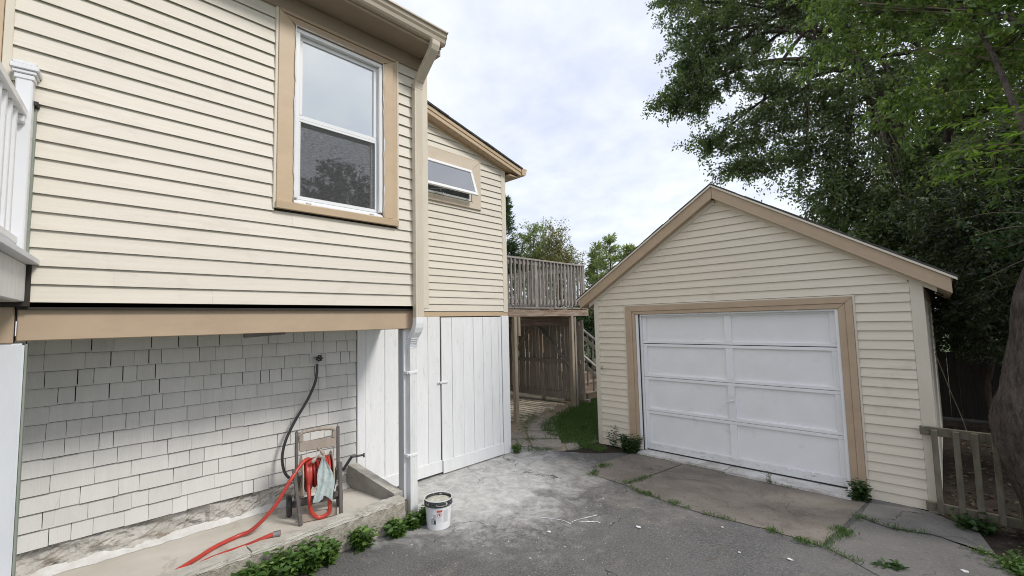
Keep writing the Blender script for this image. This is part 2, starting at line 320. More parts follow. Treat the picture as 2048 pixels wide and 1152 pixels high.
def apron_mat(name, ca, cb, cs, seed=0.0, crack=0.9):
    m = bpy.data.materials.new(name); m.use_nodes = True; t = m.node_tree; b = t.nodes['Principled BSDF']; L = t.links.new
    geo = t.nodes.new('ShaderNodeNewGeometry')
    off = t.nodes.new('ShaderNodeVectorMath'); off.inputs[1].default_value = (seed, seed*2, 0); L(geo.outputs['Position'], off.inputs[0])
    P = off.outputs[0]
    def noise(s, d=6, dist=0.0, r=0.62):
        n = t.nodes.new('ShaderNodeTexNoise'); n.inputs['Scale'].default_value = s; n.inputs['Detail'].default_value = d
        n.inputs['Distortion'].default_value = dist; n.inputs['Roughness'].default_value = r; L(P, n.inputs['Vector']); return n.outputs[0]
    def rng(x, a, c, lo=0.0, hi=1.0):
        r = t.nodes.new('ShaderNodeMapRange'); r.inputs[1].default_value = a; r.inputs[2].default_value = c
        r.inputs[3].default_value = lo; r.inputs[4].default_value = hi; L(x, r.inputs[0]); return r.outputs[0]
    def mix(f, a, c):
        x = t.nodes.new('ShaderNodeMix'); x.data_type = 'RGBA'; L(f, x.inputs[0])
        if isinstance(a, tuple): x.inputs[6].default_value = (*a, 1)
        else: L(a, x.inputs[6])
        x.inputs[7].default_value = (*c, 1); return x.outputs[2]
    c = mix(rng(noise(2.2, 6, 0.6), 0.34, 0.66), ca, cb)
    c = mix(rng(noise(1.1, 6, 1.2, 0.7), 0.52, 0.68, 0, 0.8), c, cs)
    c = mix(rng(noise(60, 3), 0.55, 0.72, 0, 0.5), c, (0.36, 0.33, 0.28))
    c = mix(rng(noise(18, 5), 0.6, 0.72, 0, 0.55), c, (0.10, 0.09, 0.08))
    vo = t.nodes.new('ShaderNodeTexVoronoi'); vo.feature = 'DISTANCE_TO_EDGE'; vo.inputs['Scale'].default_value = 0.85
    nz = t.nodes.new('ShaderNodeTexNoise'); nz.inputs['Scale'].default_value = 2.5; nz.inputs['Detail'].default_value = 7; L(P, nz.inputs['Vector'])
    ns = t.nodes.new('ShaderNodeVectorMath'); ns.operation = 'SCALE'; ns.inputs['Scale'].default_value = 0.7; L(nz.outputs[1], ns.inputs[0])
    wv = t.nodes.new('ShaderNodeVectorMath'); L(P, wv.inputs[0]); L(ns.outputs[0], wv.inputs[1]); L(wv.outputs[0], vo.inputs['Vector'])
    mm = t.nodes.new('ShaderNodeMath'); mm.operation = 'MULTIPLY'
    L(rng(vo.outputs[0], 0.0, 0.007, crack, 0), mm.inputs[0]); L(rng(noise(1.4), 0.46, 0.52), mm.inputs[1])
    c = mix(mm.outputs[0], c, (0.04, 0.035, 0.03))
    L(c, b.inputs['Base Color']); b.inputs['Roughness'].default_value = 0.9; b.inputs['Specular IOR Level'].default_value = 0.2
    bp = t.nodes.new('ShaderNodeBump'); bp.inputs['Strength'].default_value = 0.5; bp.inputs['Distance'].default_value = 0.01
    L(noise(45, 5), bp.inputs['Height']); L(bp.outputs[0], b.inputs['Normal'])
    MATS[name] = m

def glass_mat(name, tint=(0.9, 0.95, 0.94), refl=1.0, base=0.06):
    m = bpy.data.materials.new(name); m.use_nodes = True; t = m.node_tree; t.nodes.clear(); L = t.links.new
    tr = t.nodes.new('ShaderNodeBsdfTransparent'); tr.inputs[0].default_value = (*tint, 1)
    gl = t.nodes.new('ShaderNodeBsdfGlossy'); gl.inputs['Roughness'].default_value = 0.02; gl.inputs[0].default_value = (1, 1, 1, 1)
    fr = t.nodes.new('ShaderNodeFresnel'); fr.inputs[0].default_value = 1.5
    ml = t.nodes.new('ShaderNodeMath'); ml.operation = 'MULTIPLY_ADD'; ml.inputs[1].default_value = refl; ml.inputs[2].default_value = base
    L(fr.outputs[0], ml.inputs[0])
    mx = t.nodes.new('ShaderNodeMixShader'); L(ml.outputs[0], mx.inputs[0]); L(tr.outputs[0], mx.inputs[1]); L(gl.outputs[0], mx.inputs[2])
    o = t.nodes.new('ShaderNodeOutputMaterial'); L(mx.outputs[0], o.inputs[0]); MATS[name] = m

def screen_mat():
    m = bpy.data.materials.new('insect_screen'); m.use_nodes = True; t = m.node_tree; t.nodes.clear(); L = t.links.new
    tr = t.nodes.new('ShaderNodeBsdfTransparent')
    df = t.nodes.new('ShaderNodeBsdfDiffuse'); df.inputs[0].default_value = (0.13, 0.13, 0.13, 1)
    geo = t.nodes.new('ShaderNodeNewGeometry')
    mp = t.nodes.new('ShaderNodeMapping'); mp.inputs['Scale'].default_value = (1, 30, 90); L(geo.outputs['Position'], mp.inputs[0])
    n = t.nodes.new('ShaderNodeTexNoise'); n.inputs['Scale'].default_value = 1.0; n.inputs['Detail'].default_value = 3; L(mp.outputs[0], n.inputs['Vector'])
    r = t.nodes.new('ShaderNodeMapRange'); r.inputs[1].default_value = 0.3; r.inputs[2].default_value = 0.7; r.inputs[3].default_value = 0.22; r.inputs[4].default_value = 0.42
    L(n.outputs[0], r.inputs[0])
    mx = t.nodes.new('ShaderNodeMixShader'); L(r.outputs[0], mx.inputs[0]); L(tr.outputs[0], mx.inputs[1]); L(df.outputs[0], mx.inputs[2])
    o = t.nodes.new('ShaderNodeOutputMaterial'); L(mx.outputs[0], o.inputs[0]); MATS['insect_screen'] = m

asphalt_mat()
apron_mat('apron', (0.275, 0.242, 0.205), (0.195, 0.168, 0.142), (0.115, 0.098, 0.085), 0.0, 0.55)
apron_mat('patch', (0.20, 0.19, 0.175), (0.165, 0.155, 0.145), (0.125, 0.118, 0.11), 3.7)
apron_mat('patch_light', (0.26, 0.25, 0.23), (0.20, 0.19, 0.175), (0.15, 0.142, 0.13), 7.1)
apron_mat('threshold', (0.76, 0.75, 0.73), (0.58, 0.55, 0.51), (0.36, 0.32, 0.28), 1.3, 0.2)
glass_mat('glass', refl=2.0, base=0.25); glass_mat('glass_mirror', refl=2.2, base=0.22)
screen_mat()

# ------------------------------------------------------------------ mesh helpers
class MB:
    def __init__(s): s.v, s.f = [], []
    def add(s, vs, fs):
        o = len(s.v); s.v += [tuple(p) for p in vs]; s.f += [tuple(i+o for i in f) for f in fs]; return s
    def hexa(s, p):      # 4 bottom (ccw), 4 top
        return s.add(p, [(3, 2, 1, 0), (4, 5, 6, 7), (0, 1, 5, 4), (1, 2, 6, 5), (2, 3, 7, 6), (3, 0, 4, 7)])
    def box(s, x0, x1, y0, y1, z0, z1):
        return s.hexa([(x0, y0, z0), (x1, y0, z0), (x1, y1, z0), (x0, y1, z0), (x0, y0, z1), (x1, y0, z1), (x1, y1, z1), (x0, y1, z1)])
    def bar(s, a, b, w, h, up=(0, 0, 1)):      # oriented bar from a to b
        a, b = Vector(a), Vector(b); d = (b-a).normalized(); up = Vector(up)
        sd = d.cross(up); sd = sd.normalized() if sd.length > 1e-6 else Vector((1, 0, 0)); u = sd.cross(d)
        q = [(-w/2, -h/2), (w/2, -h/2), (w/2, h/2), (-w/2, h/2)]
        return s.hexa([a+sd*x+u*y for x, y in q] + [b+sd*x+u*y for x, y in q])
    def prism(s, poly, axis, a, b):      # poly in the two other axes (cyclic order kept)
        n = len(poly); out = []
        for c in (a, b):
            for u, v in poly:
                out.append({'x': (c, u, v), 'y': (u, c, v), 'z': (u, v, c)}[axis])
        fs = [tuple(range(n))[::-1], tuple(range(n, 2*n))]
        fs += [(i, (i+1) % n, n+(i+1) % n, n+i) for i in range(n)]
        return s.add(out, fs)
    def tube(s, path, r, n=8, cap=True, squash=1.0):
        path = [Vector(p) for p in path]; k = len(path)
        rs = r if isinstance(r, (list, tuple)) else [r]*k
        ref = Vector((0, 0, 1)); prev = None; vs = []
        for i, p in enumerate(path):
            d = (path[min(i+1, k-1)]-path[max(i-1, 0)]).normalized()
            if prev is None:
                sd = d.cross(ref)
                if sd.length < 0.1: sd = d.cross(Vector((1, 0, 0)))
            else: sd = prev - d*prev.dot(d)
            sd.normalize(); prev = sd; u = d.cross(sd)
            for j in range(n):
                a = 2*math.pi*j/n; vs.append(p+sd*(rs[i]*math.cos(a))+u*(rs[i]*math.sin(a)*squash))
        fs = [(i*n+j, i*n+(j+1) % n, (i+1)*n+(j+1) % n, (i+1)*n+j) for i in range(k-1) for j in range(n)]
        if cap: fs += [tuple(range(n))[::-1], tuple(range((k-1)*n, k*n))]
        return s.add(vs, fs)
    def lathe(s, prof, c=(0, 0, 0), n=28, axis='z', closed=False):
        vs = []
        for r, h in prof:
            for j in range(n):
                a = 2*math.pi*j/n; x, y = r*math.cos(a), r*math.sin(a)
                q = {'z': (x, y, h), 'y': (x, h, y), 'x': (h, x, y)}[axis]
                vs.append((c[0]+q[0], c[1]+q[1], c[2]+q[2]))
        k = len(prof)
        fs = [(i*n+j, i*n+(j+1) % n, (i+1)*n+(j+1) % n, (i+1)*n+j) for i in range(k-1) for j in range(n)]
        if not closed: fs += [tuple(range(n))[::-1], tuple(range((k-1)*n, k*n))]
        else: fs += [((k-1)*n+j, (k-1)*n+(j+1) % n, (j+1) % n, j) for j in range(n)]
        return s.add(vs, fs)
    def strip(s, A, B, nv, zf=None, jit=0.0):      # sheet between two polylines with equal point counts
        n = len(A); vs = []
        for j in range(nv+1):
            t = j/nv
            for i in range(n):
                p = Vector(A[i]).lerp(Vector(B[i]), t)
                if zf: p = Vector((p.x, p.y, zf(p.x, p.y)))
                vs.append(p)
        return s.add(vs, [(j*n+i, j*n+i+1, (j+1)*n+i+1, (j+1)*n+i) for j in range(nv) for i in range(n-1)])
    def mesh(s, name, bevel=0, seg=1, smooth=False):
        me = bpy.data.meshes.new(name); me.from_pydata(s.v, [], s.f)
        bm = bmesh.new(); bm.from_mesh(me)
        bmesh.ops.recalc_face_normals(bm, faces=bm.faces)
        if bevel: bmesh.ops.bevel(bm, geom=bm.edges[:], offset=bevel, segments=seg, affect='EDGES', clamp_overlap=True)
        bm.to_mesh(me); bm.free()
        if smooth: me.polygons.foreach_set('use_smooth', [True]*len(me.polygons))
        return me
    def build(s, name, mat, parent=None, bevel=0, seg=1, smooth=False, local=False):
        me = s.mesh(name, bevel, seg, smooth)
        return link(name, me, mat, parent, local)

def link(name, me, mat, parent=None, local=False):
    m = MATS[mat] if isinstance(mat, str) else mat
    if not me.materials: me.materials.append(m)
    o = bpy.data.objects.new(name, me); COL.objects.link(o)
    if parent is not None:
        o.parent = parent
        if parent.parent is None and parent.type == 'EMPTY' and not local:
            o.location = -parent.location
    return o
def tag(o, label, cat, group=None):
    o['label'] = label; o['category'] = cat
    if group: o['group'] = group
    return o
def thing(name, label, cat, loc=(0, 0, 0), group=None):
    o = bpy.data.objects.new(name, None); COL.objects.link(o); o.location = loc; o.empty_display_size = 0.1
    return tag(o, label, cat, group)
def struct(o, kind='structure'):
    o['kind'] = kind; return o
def box(name, mat, parent, x0, x1, y0, y1, z0, z1, bevel=0.0, seg=1):
    return MB().box(x0, x1, y0, y1, z0, z1).build(name, mat, parent, bevel, seg)
def spline(pts, n=8):
    P = [Vector(p) for p in pts]; P = [P[0]*2-P[1]]+P+[P[-1]*2-P[-2]]; out = []
    for i in range(1, len(P)-2):
        a, b, c, d = P[i-1], P[i], P[i+1], P[i+2]
        for k in range(n):
            t = k/n
            out.append(0.5*((2*b)+(c-a)*t+(2*a-5*b+4*c-d)*t*t+(3*b-a-3*c+d)*t**3))
    out.append(P[-2]); return out
def sstep(a, b, x):
    t = min(1, max(0, (x-a)/(b-a))); return t*t*(3-2*t)
def gz(x, y):      # height of the yard: level by the house, a little lower in front of the garage
    s = sstep(3.6, 6.1, y)*sstep(-4.9, -3.9, x)
    s2 = sstep(-0.6, 1.2, x)*sstep(4.0, 6.0, y)*(1-sstep(6.6, 9, y))
    return -0.075*s - 0.03*s2

# fast numpy leaf sheets ------------------------------------------------------
rng = np.random.default_rng(11)
def unit(a): return a/np.maximum(1e-9, np.linalg.norm(a, axis=-1, keepdims=True))
def leaf_mesh(name, P, D, L, W, nrm=None, fold=0.25, droop=0.0):
    n = len(P); D = unit(D)
    if nrm is None: nrm = unit(rng.normal(size=(n, 3))+np.array([0, 0, 1.0]))
    S = unit(np.cross(D, nrm)); U = np.cross(S, D)
    L = np.asarray(L).reshape(-1, 1)*np.ones((n, 1)); W = np.asarray(W).reshape(-1, 1)*np.ones((n, 1))
    v = np.empty((n, 4, 3))
    v[:, 0] = P; v[:, 1] = P+D*L*0.45+S*W*0.5+U*W*fold
    v[:, 2] = P+D*L-U*L*droop; v[:, 3] = P+D*L*0.45-S*W*0.5+U*W*fold
    base = np.arange(n)[:, None]*4
    f = np.concatenate([base+np.array([0, 1, 2]), base+np.array([0, 2, 3])], axis=1).reshape(-1, 3)
    return raw_mesh(name, v.reshape(-1, 3), f)
def raw_mesh(name, V, Fc):
    me = bpy.data.meshes.new(name); n = len(Fc); k = Fc.shape[1]
    me.vertices.add(len(V)); me.vertices.foreach_set('co', np.ascontiguousarray(V, dtype=np.float32).ravel())
    me.loops.add(n*k); me.loops.foreach_set('vertex_index', np.ascontiguousarray(Fc, dtype=np.int32).ravel())
    me.polygons.add(n); me.polygons.foreach_set('loop_start', np.arange(0, n*k, k, dtype=np.int32))
    me.polygons.foreach_set('loop_total', np.full(n, k, dtype=np.int32))
    me.update(calc_edges=True); me.validate(); return me
def sticks(name, A, B, ra, rb):      # many thin three-sided twigs at once
    A, B = np.asarray(A), np.asarray(B); n = len(A); D = unit(B-A)
    S = unit(np.cross(D, np.array([0.3, 0.5, 0.8]))); U = np.cross(S, D)
    V = np.empty((n, 6, 3)); ra = np.asarray(ra)*np.ones(n); rb = np.asarray(rb)*np.ones(n)
    for j in range(3):
        a = 2*math.pi*j/3; q = S*math.cos(a)+U*math.sin(a)
        V[:, j] = A+q*ra[:, None]; V[:, 3+j] = B+q*rb[:, None]
    b = np.arange(n)[:, None]*6
    f = np.concatenate([b+np.array([j, (j+1) % 3, 3+(j+1) % 3, 3+j]) for j in range(3)], axis=1).reshape(-1, 4)
    return raw_mesh(name, V.reshape(-1, 3), f)
# ================================================================== the setting
def poly_resample(pts, n):
    P = [Vector((p[0], p[1], 0)) for p in pts]
    d = [0]
    for a, b in zip(P, P[1:]): d.append(d[-1]+(b-a).length)
    out = []
    for i in range(n):
        t = d[-1]*i/(n-1); k = 0
        while k < len(d)-2 and d[k+1] < t: k += 1
        out.append(P[k].lerp(P[k+1], (t-d[k])/max(1e-9, d[k+1]-d[k])))
    return out
def sheet(name, mat, A, B, n=40, nv=24, dz=0.0, wob=0.0, seed=1):
    r = random.Random(seed)
    A, B = poly_resample(A, n), poly_resample(B, n)
    if wob:
        for q in (A, B):
            for i in range(n):
                q[i] = q[i]+Vector((r.uniform(-wob, wob), r.uniform(-wob, wob), 0))
    return struct(MB().strip(A, B, nv, lambda x, y: gz(x, y)+dz).build(name, mat, smooth=True))

g = struct(MB().strip([(-400, -400, 0), (400, -400, 0)], [(-400, 400, 0), (400, 400, 0)], 1, lambda x, y: -0.16).build('ground', 'ground_far'))
# bare earth round the yard (below the gate, under the trees, beside the garage)
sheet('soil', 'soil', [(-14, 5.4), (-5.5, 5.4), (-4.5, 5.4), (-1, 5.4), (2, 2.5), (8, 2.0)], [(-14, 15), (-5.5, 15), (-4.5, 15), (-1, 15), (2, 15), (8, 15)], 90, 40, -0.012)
sheet('driveway', 'asphalt', [(-4.95, -2.5), (-3, -3), (0.0, -3), (3.5, -3)],
      [(-4.95, 5.25), (-4.35, 5.42), (-3.95, 5.75), (-3.5, 6.25), (-0.6, 6.25), (0.12, 5.25), (0.75, 3.9), (1.6, 2.6)], 70, 60, 0.0)
# concrete apron in front of the garage door, two slabs, and the patched corner beside it
front = [(-3.62, 5.30), (-3.30, 4.84), (-2.65, 4.74), (-1.95, 4.62), (-1.30, 4.68), (-0.86, 4.63)]
sheet('apron_slab', 'apron', [(-3.60, 5.33), (-3.36, 4.90), (-3.06, 4.85), (-2.91, 4.84)], [(-3.47, 6.34), (-3.3, 6.34), (-3.0, 6.34), (-2.72, 6.34)], 24, 24, 0.006, 0.008, 4)
sheet('apron_slab', 'apron', [(-2.885, 4.83), (-2.65, 4.74), (-1.95, 4.62), (-1.30, 4.68), (-0.88, 4.63)], [(-2.70, 6.34), (-2.0, 6.34), (-1.4, 6.34), (-1.0, 6.34), (-0.72, 6.34)], 40, 24, 0.006, 0.008, 5)
sheet('concrete_patch', 'patch', [(-0.865, 4.66), (-0.45, 4.35), (0.05, 4.55), (0.33, 4.95)], [(-0.74, 5.62), (-0.5, 5.50), (-0.2, 5.60), (0.16, 5.46)], 24, 14, 0.005, 0.012, 6)
sheet('concrete_patch', 'patch_light', [(-0.735, 5.65), (-0.5, 5.53), (-0.2, 5.63), (0.17, 5.50)], [(-0.70, 6.33), (-0.45, 6.30), (-0.2, 6.24), (0.10, 5.98)], 24, 10, 0.007, 0.008, 7)
# yard behind: earth path, lawn
sheet('path', 'path_soil', [(-9.8, 4.7), (-5, 4.85), (-4.3, 5.5), (-4.2, 6.0)], [(-9.8, 9.6), (-6.6, 9.6), (-5.6, 9.0), (-5.3, 9.0)], 24, 20, -0.004)
sheet('lawn', 'ground_far', [(-5.35, 5.95), (-4.9, 5.75), (-4.25, 5.80)], [(-6.6, 10.2), (-5, 10.2), (-3.9, 10.2)], 20, 20, 0.004)

# ================================================================== house
XH, XE = -3.90, -4.80                       # faces of the upper storey and of the recessed wall
house = thing('house', 'cream clapboard house with overhanging upper storey and white shingled lower wall', 'house', (-6.5, 2.0, 0))

def lap(parent, X, yb0, yb1, yt0, yt1, z0, z1, mat='vinyl_y', d=0.020):
    j = random.uniform(-0.0006, 0.0006)
    d += j      # thin vinyl sheet with a returned bottom lip and an open shadow groove behind it
    pr = [(d, z0), (.0025, z1+.006), (.0005, z1+.006), (d-.003, z0+.003), (d-.007, z0+.003), (d-.007, z0)]
    y = lambda e, z: (yb0+(yt0-yb0)*min(1, (z-z0)/(z1-z0)), yb1+(yt1-yb1)*min(1, (z-z0)/(z1-z0)))[e]
    n = len(pr); V = [(X+x, y(e, z), z) for e in (0, 1) for x, z in pr]
    return MB().add(V, [tuple(range(n))[::-1], tuple(range(n, 2*n))]+[(i, (i+1) % n, n+(i+1) % n, n+i) for i in range(n)]).build('siding_board', mat, parent)

box('wall_core', 'backing_dark', house, -9.0, -4.5, -6.0, 2.715, 2.10, 4.86)
uw = (MB().box(-4.499, XH-.004, -6.0, 2.715, 2.10, 2.98).box(-4.499, XH-.004, -6.0, 2.715, 4.552, 4.86)
      .box(-4.499, XH-.004, -6.0, 1.362, 2.981, 4.551).box(-4.499, XH-.004, 2.209, 2.715, 2.981, 4.551)).build('upper_wall', 'backing_dark', house)
EX, z, k = 0.1103, 2.128, 0
while z < 4.655:
    z1 = min(z+EX, 4.66)
    if z < 2.87:
        js = random.uniform(.1, 2.3)      # lapped seam between two lengths
        lap(uw, XH, -0.235, js+.02, -0.235, js+.02, z, z1); lap(uw, XH+.0012, js, 2.625, js, 2.625, z, z1)
    else:
        lap(uw, XH, -0.235, 1.222, -0.235, 1.222, z, z1)
        lap(uw, XH, 2.372, 2.625, 2.372, 2.625, z, z1)
    z += EX
# end wall towards the back (lapped too)
z = 2.128
while z < 4.9:
    MB().hexa([(-9, 2.72, z), (-9, 2.735, z), (XH-.03, 2.735, z), (XH-.03, 2.72, z), (-9, 2.72, z+EX), (-9, 2.7215, z+EX), (XH-.03, 2.7215, z+EX), (XH-.03, 2.72, z+EX)]).build('siding_board', 'vinyl_x', uw)
    z += EX
box('corner_board', 'cream_trim', house, XH-0.05, XH+0.022, 2.625, 2.745, 2.10, 4.66, 0.004)
box('trim_channel', 'cream_trim', house, XH-0.01, XH+0.024, -0.275, -0.235, 2.12, 4.66, 0.003)
box('door_casing', 'tan_light', house, XH-0.01, XH+0.03, -0.44, -0.277, 2.12, 4.60, 0.003)
box('frieze_board', 'soffit_brown', house, XH-0.01, XH+0.028, -6.0, 2.745, 4.662, 4.80, 0.003)
# sill beam wrapped in tan metal under the upper storey
box('sill_beam', 'tan', house, XH-0.20, XH-0.035, -0.155, 2.66, 1.897, 2.122, 0.006)
box('sill_beam', 'tan', house, XH-0.20, XH-0.030, -6.0, -0.165, 1.885, 2.118, 0.006)
box('drip_strip', 'backing_dark', house, XH-0.034, XH-0.004, -0.16, 2.70, 2.085, 2.124)
box('overhang_soffit', 'white_paint', house, XE-0.02, XH-0.201, -6.0, 2.70, 1.90, 1.925)
fl = MB().hexa([(XH-.06, 1.04, 1.875), (XH-.03, 1.04, 1.868), (XH-.03, 1.34, 1.885), (XH-.06, 1.34, 1.892), (XH-.06, 1.04, 1.9), (XH-.03, 1.04, 1.9), (XH-.03, 1.34, 1.9), (XH-.06, 1.34, 1.9)])
fl.build('bent_flashing', 'backing_dark', house)
# eave: soffit, fascia, gutter, roof
box('soffit', 'soffit_brown', house, XH-0.01, -3.585, -6.0, 2.70, 4.802, 4.815)
box('fascia', 'gutter_beige', house, -3.60, -3.578, -6.0, 2.715, 4.795, 4.95, 0.003)
MB().prism([(-3.60, 4.735), (-3.72, 4.735), (XH+.0, 4.795), (-3.60, 4.795)], 'y', 2.66, 2.716).build('eave_return', 'soffit_brown', house)
gp = [(-3.576, 4.815), (-3.53, 4.812), (-3.515, 4.830), (-3.508, 4.862), (-3.492, 4.884), (-3.486, 4.918), (-3.468, 4.922), (-3.468, 4.936), (-3.492, 4.936), (-3.494, 4.925), (-3.500, 4.890), (-3.516, 4.866), (-3.522, 4.834), (-3.534, 4.822), (-3.570, 4.824), (-3.570, 4.936), (-3.576, 4.936)]
gt = MB().prism(gp, 'y', -6.0, 2.72).build('gutter', 'gutter_beige', house)
MB().prism([gp[0], gp[1], gp[2], gp[3], gp[4], gp[5], gp[6], gp[7], gp[16]], 'y', 2.712, 2.722).build('end_cap', 'gutter_beige', gt)
MB().hexa([(-3.55, -6, 4.942), (-3.55, 2.735, 4.942), (-9.6, 2.735, 7.0), (-9.6, -6, 7.0), (-3.55, -6, 4.965), (-3.55, 2.735, 4.965), (-9.6, 2.735, 7.03), (-9.6, -6, 7.03)]).build('roof', 'roof_shingle', house)
MB().prism([(XH-.02, 4.86), (-9, 4.86), (-9, 6.75), (XH-.02, 4.98)], 'y', 2.68, 2.71).build('gable_infill', 'vinyl_x', house)

# ---- double hung window
def window_main():
    w = bpy.data.objects.new('window', None); COL.objects.link(w); w.parent = house; w.location = -house.location
    w['label'] = 'white double hung window with tan casing and insect screen below'
    P = lambda n, m, *a, b=0.003: MB().box(*a).build(n, m, w, b)
    y0, y1, z0, z1 = 1.232, 2.362, 2.925, 4.66
    iy0, iy1, iz0, iz1 = 1.366, 2.205, 2.985, 4.548
    P('trim_channel', 'cream_trim', XH-.002, XH+.030, y0-.022, y0-.001, z0-.004, z1)
    P('trim_channel', 'cream_trim', XH-.002, XH+.030, y1+.001, y1+.022, z0-.012, z1)
    # casing mitred pieces with a raised inner band
    def cas(pts, t, m='tan_light'):
        a = [(XH, *p) for p in pts]; c = [(XH+t, *p) for p in pts]
        MB().hexa(a+c).build('casing', m, w, 0.004)
    cas([(y0, z0+.06), (iy0, iz0+.0), (iy0, iz1), (y0, z1-.002)], .036)
    cas([(iy1, iz0), (y1-.052, z0+.06), (y1-.052, z1-.05), (iy1, iz1)], .050)
    cas([(y1-.050, z0+.06), (y1, z0+.06), (y1, z1-.002), (y1-.050, z1-.05)], .030)
    cas([(y0+.03, z1-.032), (iy0-.03, iz1+.03), (y1-.055, iz1+.03), (y1-.03, z1-.032)], .030, 'tan')
    cas([(iy0-.028, iz1+.029), (iy0+.002, iz1+.001), (iy1-.002, iz1+.001), (iy1+.03, iz1+.029)], .046, 'tan')
    cas([(y0+.001, z1-.001), (y0+.03, z1-.030), (y1-.03, z1-.030), (y1-.001, z1-.001)], .040, 'tan')
    MB().prism([(XH, z0), (XH+.052, z0-.004), (XH+.056, z0+.058), (XH, z0+.0595)], 'y', y0-.004, y1+.004).build('sill', 'tan_light', w, 0.003)
    # white vinyl frame
    X = XH
    f0, f1, g0, g1 = iy0+.004, iy1-.004, iz0+.004, iz1-.004
    P('frame_jamb', 'white_clean', X-.09, X+.030, f0, f0+.038, g0+.046, g1-.036)
    P('frame_jamb', 'white_clean', X-.09, X+.030, f1-.038, f1, g0+.046, g1-.036)
    P('frame_head', 'white_clean', X-.09, X+.030, f0, f1, g1-.035, g1)
    MB().prism([(X-.09, g0), (X+.034, g0), (X+.034, g0+.012), (X-.005, g0+.044), (X-.09, g0+.045)], 'y', f0, f1).build('frame_sill', 'white_clean', w, 0.002)
    zm = 3.77
    # upper sash (outer plane) and lower sash (set back) with screen frame in front
    def sash(name, xa, xb, za, zb, wd):
        s0, s1 = f0+.040, f1-.040
        s = MB().box(xa, xb, s0, s1, za, za+wd).build(name, 'white_clean', w, 0.003)
        for nm, a in (('stile', (xa, xb, s0, s0+wd, za+wd+.001, zb-wd-.001)), ('stile', (xa, xb, s1-wd, s1, za+wd+.001, zb-wd-.001)), ('rail', (xa, xb, s0, s1, zb-wd, zb))):
            MB().box(*a).build(nm, 'white_clean', w, 0.003)
        return s0+wd, s1-wd, za+wd, zb-wd
    a = sash('upper_sash', X-.040, X-.010, zm-.02, g1-.037, .036)
    MB().box(X-.028, X-.024, a[0]-.004, a[1]+.004, a[2]-.004, a[3]+.004).build('pane', 'glass', w)
    b = sash('lower_sash', X-.078, X-.046, g0+.047, zm+.02, .044)
    MB().box(X-.064, X-.060, b[0]-.004, b[1]+.004, b[2]-.004, b[3]+.004).build('pane', 'glass_mirror', w)
    # screen
    s0, s1, za, zb = f0+.0405, f1-.0405, g0+.047, zm-.021
    for nm, q in (('screen_frame', (s0, s1, za, za+.030)), ('screen_frame', (s0, s0+.022, za+.031, zb-.023)), ('screen_frame', (s1-.022, s1, za+.031, zb-.023)), ('screen_frame', (s0, s1, zb-.022, zb))):
        MB().box(X-.022, X-.008, *q).build(nm, 'white_clean', w, 0.002)
    MB().box(X-.0165, X-.0155, s0+.02, s1-.02, za+.028, zb-.02).build('insect_screen', 'insect_screen', w)
    # blind behind the upper glass, dark room behind
    MB().box(X-.0445, X-.0415, a[0]-.01, a[1]+.01, a[2]-.01, a[3]+.01).build('blind', 'blind', w)
    for yy in (f0+.10, f1-.14):
        P('weep_cover', 'white_clean', X+.022, X+.040, yy, yy+.045, g0+.010, g0+.022, b=0.002)
    # strips of white caulk round the frame
    for yy, s in ((iy0, -1), (iy1, 1)):
        pts = [(X+.045, yy+s*random.uniform(-.003, .006), z) for z in np.linspace(iz0+.02, iz1, 26)]
        MB().tube(pts, [random.uniform(.003, .007) for _ in pts], 5).build('caulk_bead', 'white_clean', w, smooth=True)
    pts = [(X+.047, y, iz1+.004) for y in np.linspace(iy0, iy0+.62*(iy1-iy0), 14)]
    MB().tube(pts, [random.uniform(.002, .005) for _ in pts], 5).build('caulk_bead', 'white_clean', w, smooth=True)
    pts = [(X+.050, y, iz0-.004) for y in np.linspace(iy0, iy1, 18)]
    MB().tube(pts, [random.uniform(.002, .006) for _ in pts], 5).build('caulk_bead', 'tan_light', w, smooth=True)
window_main()
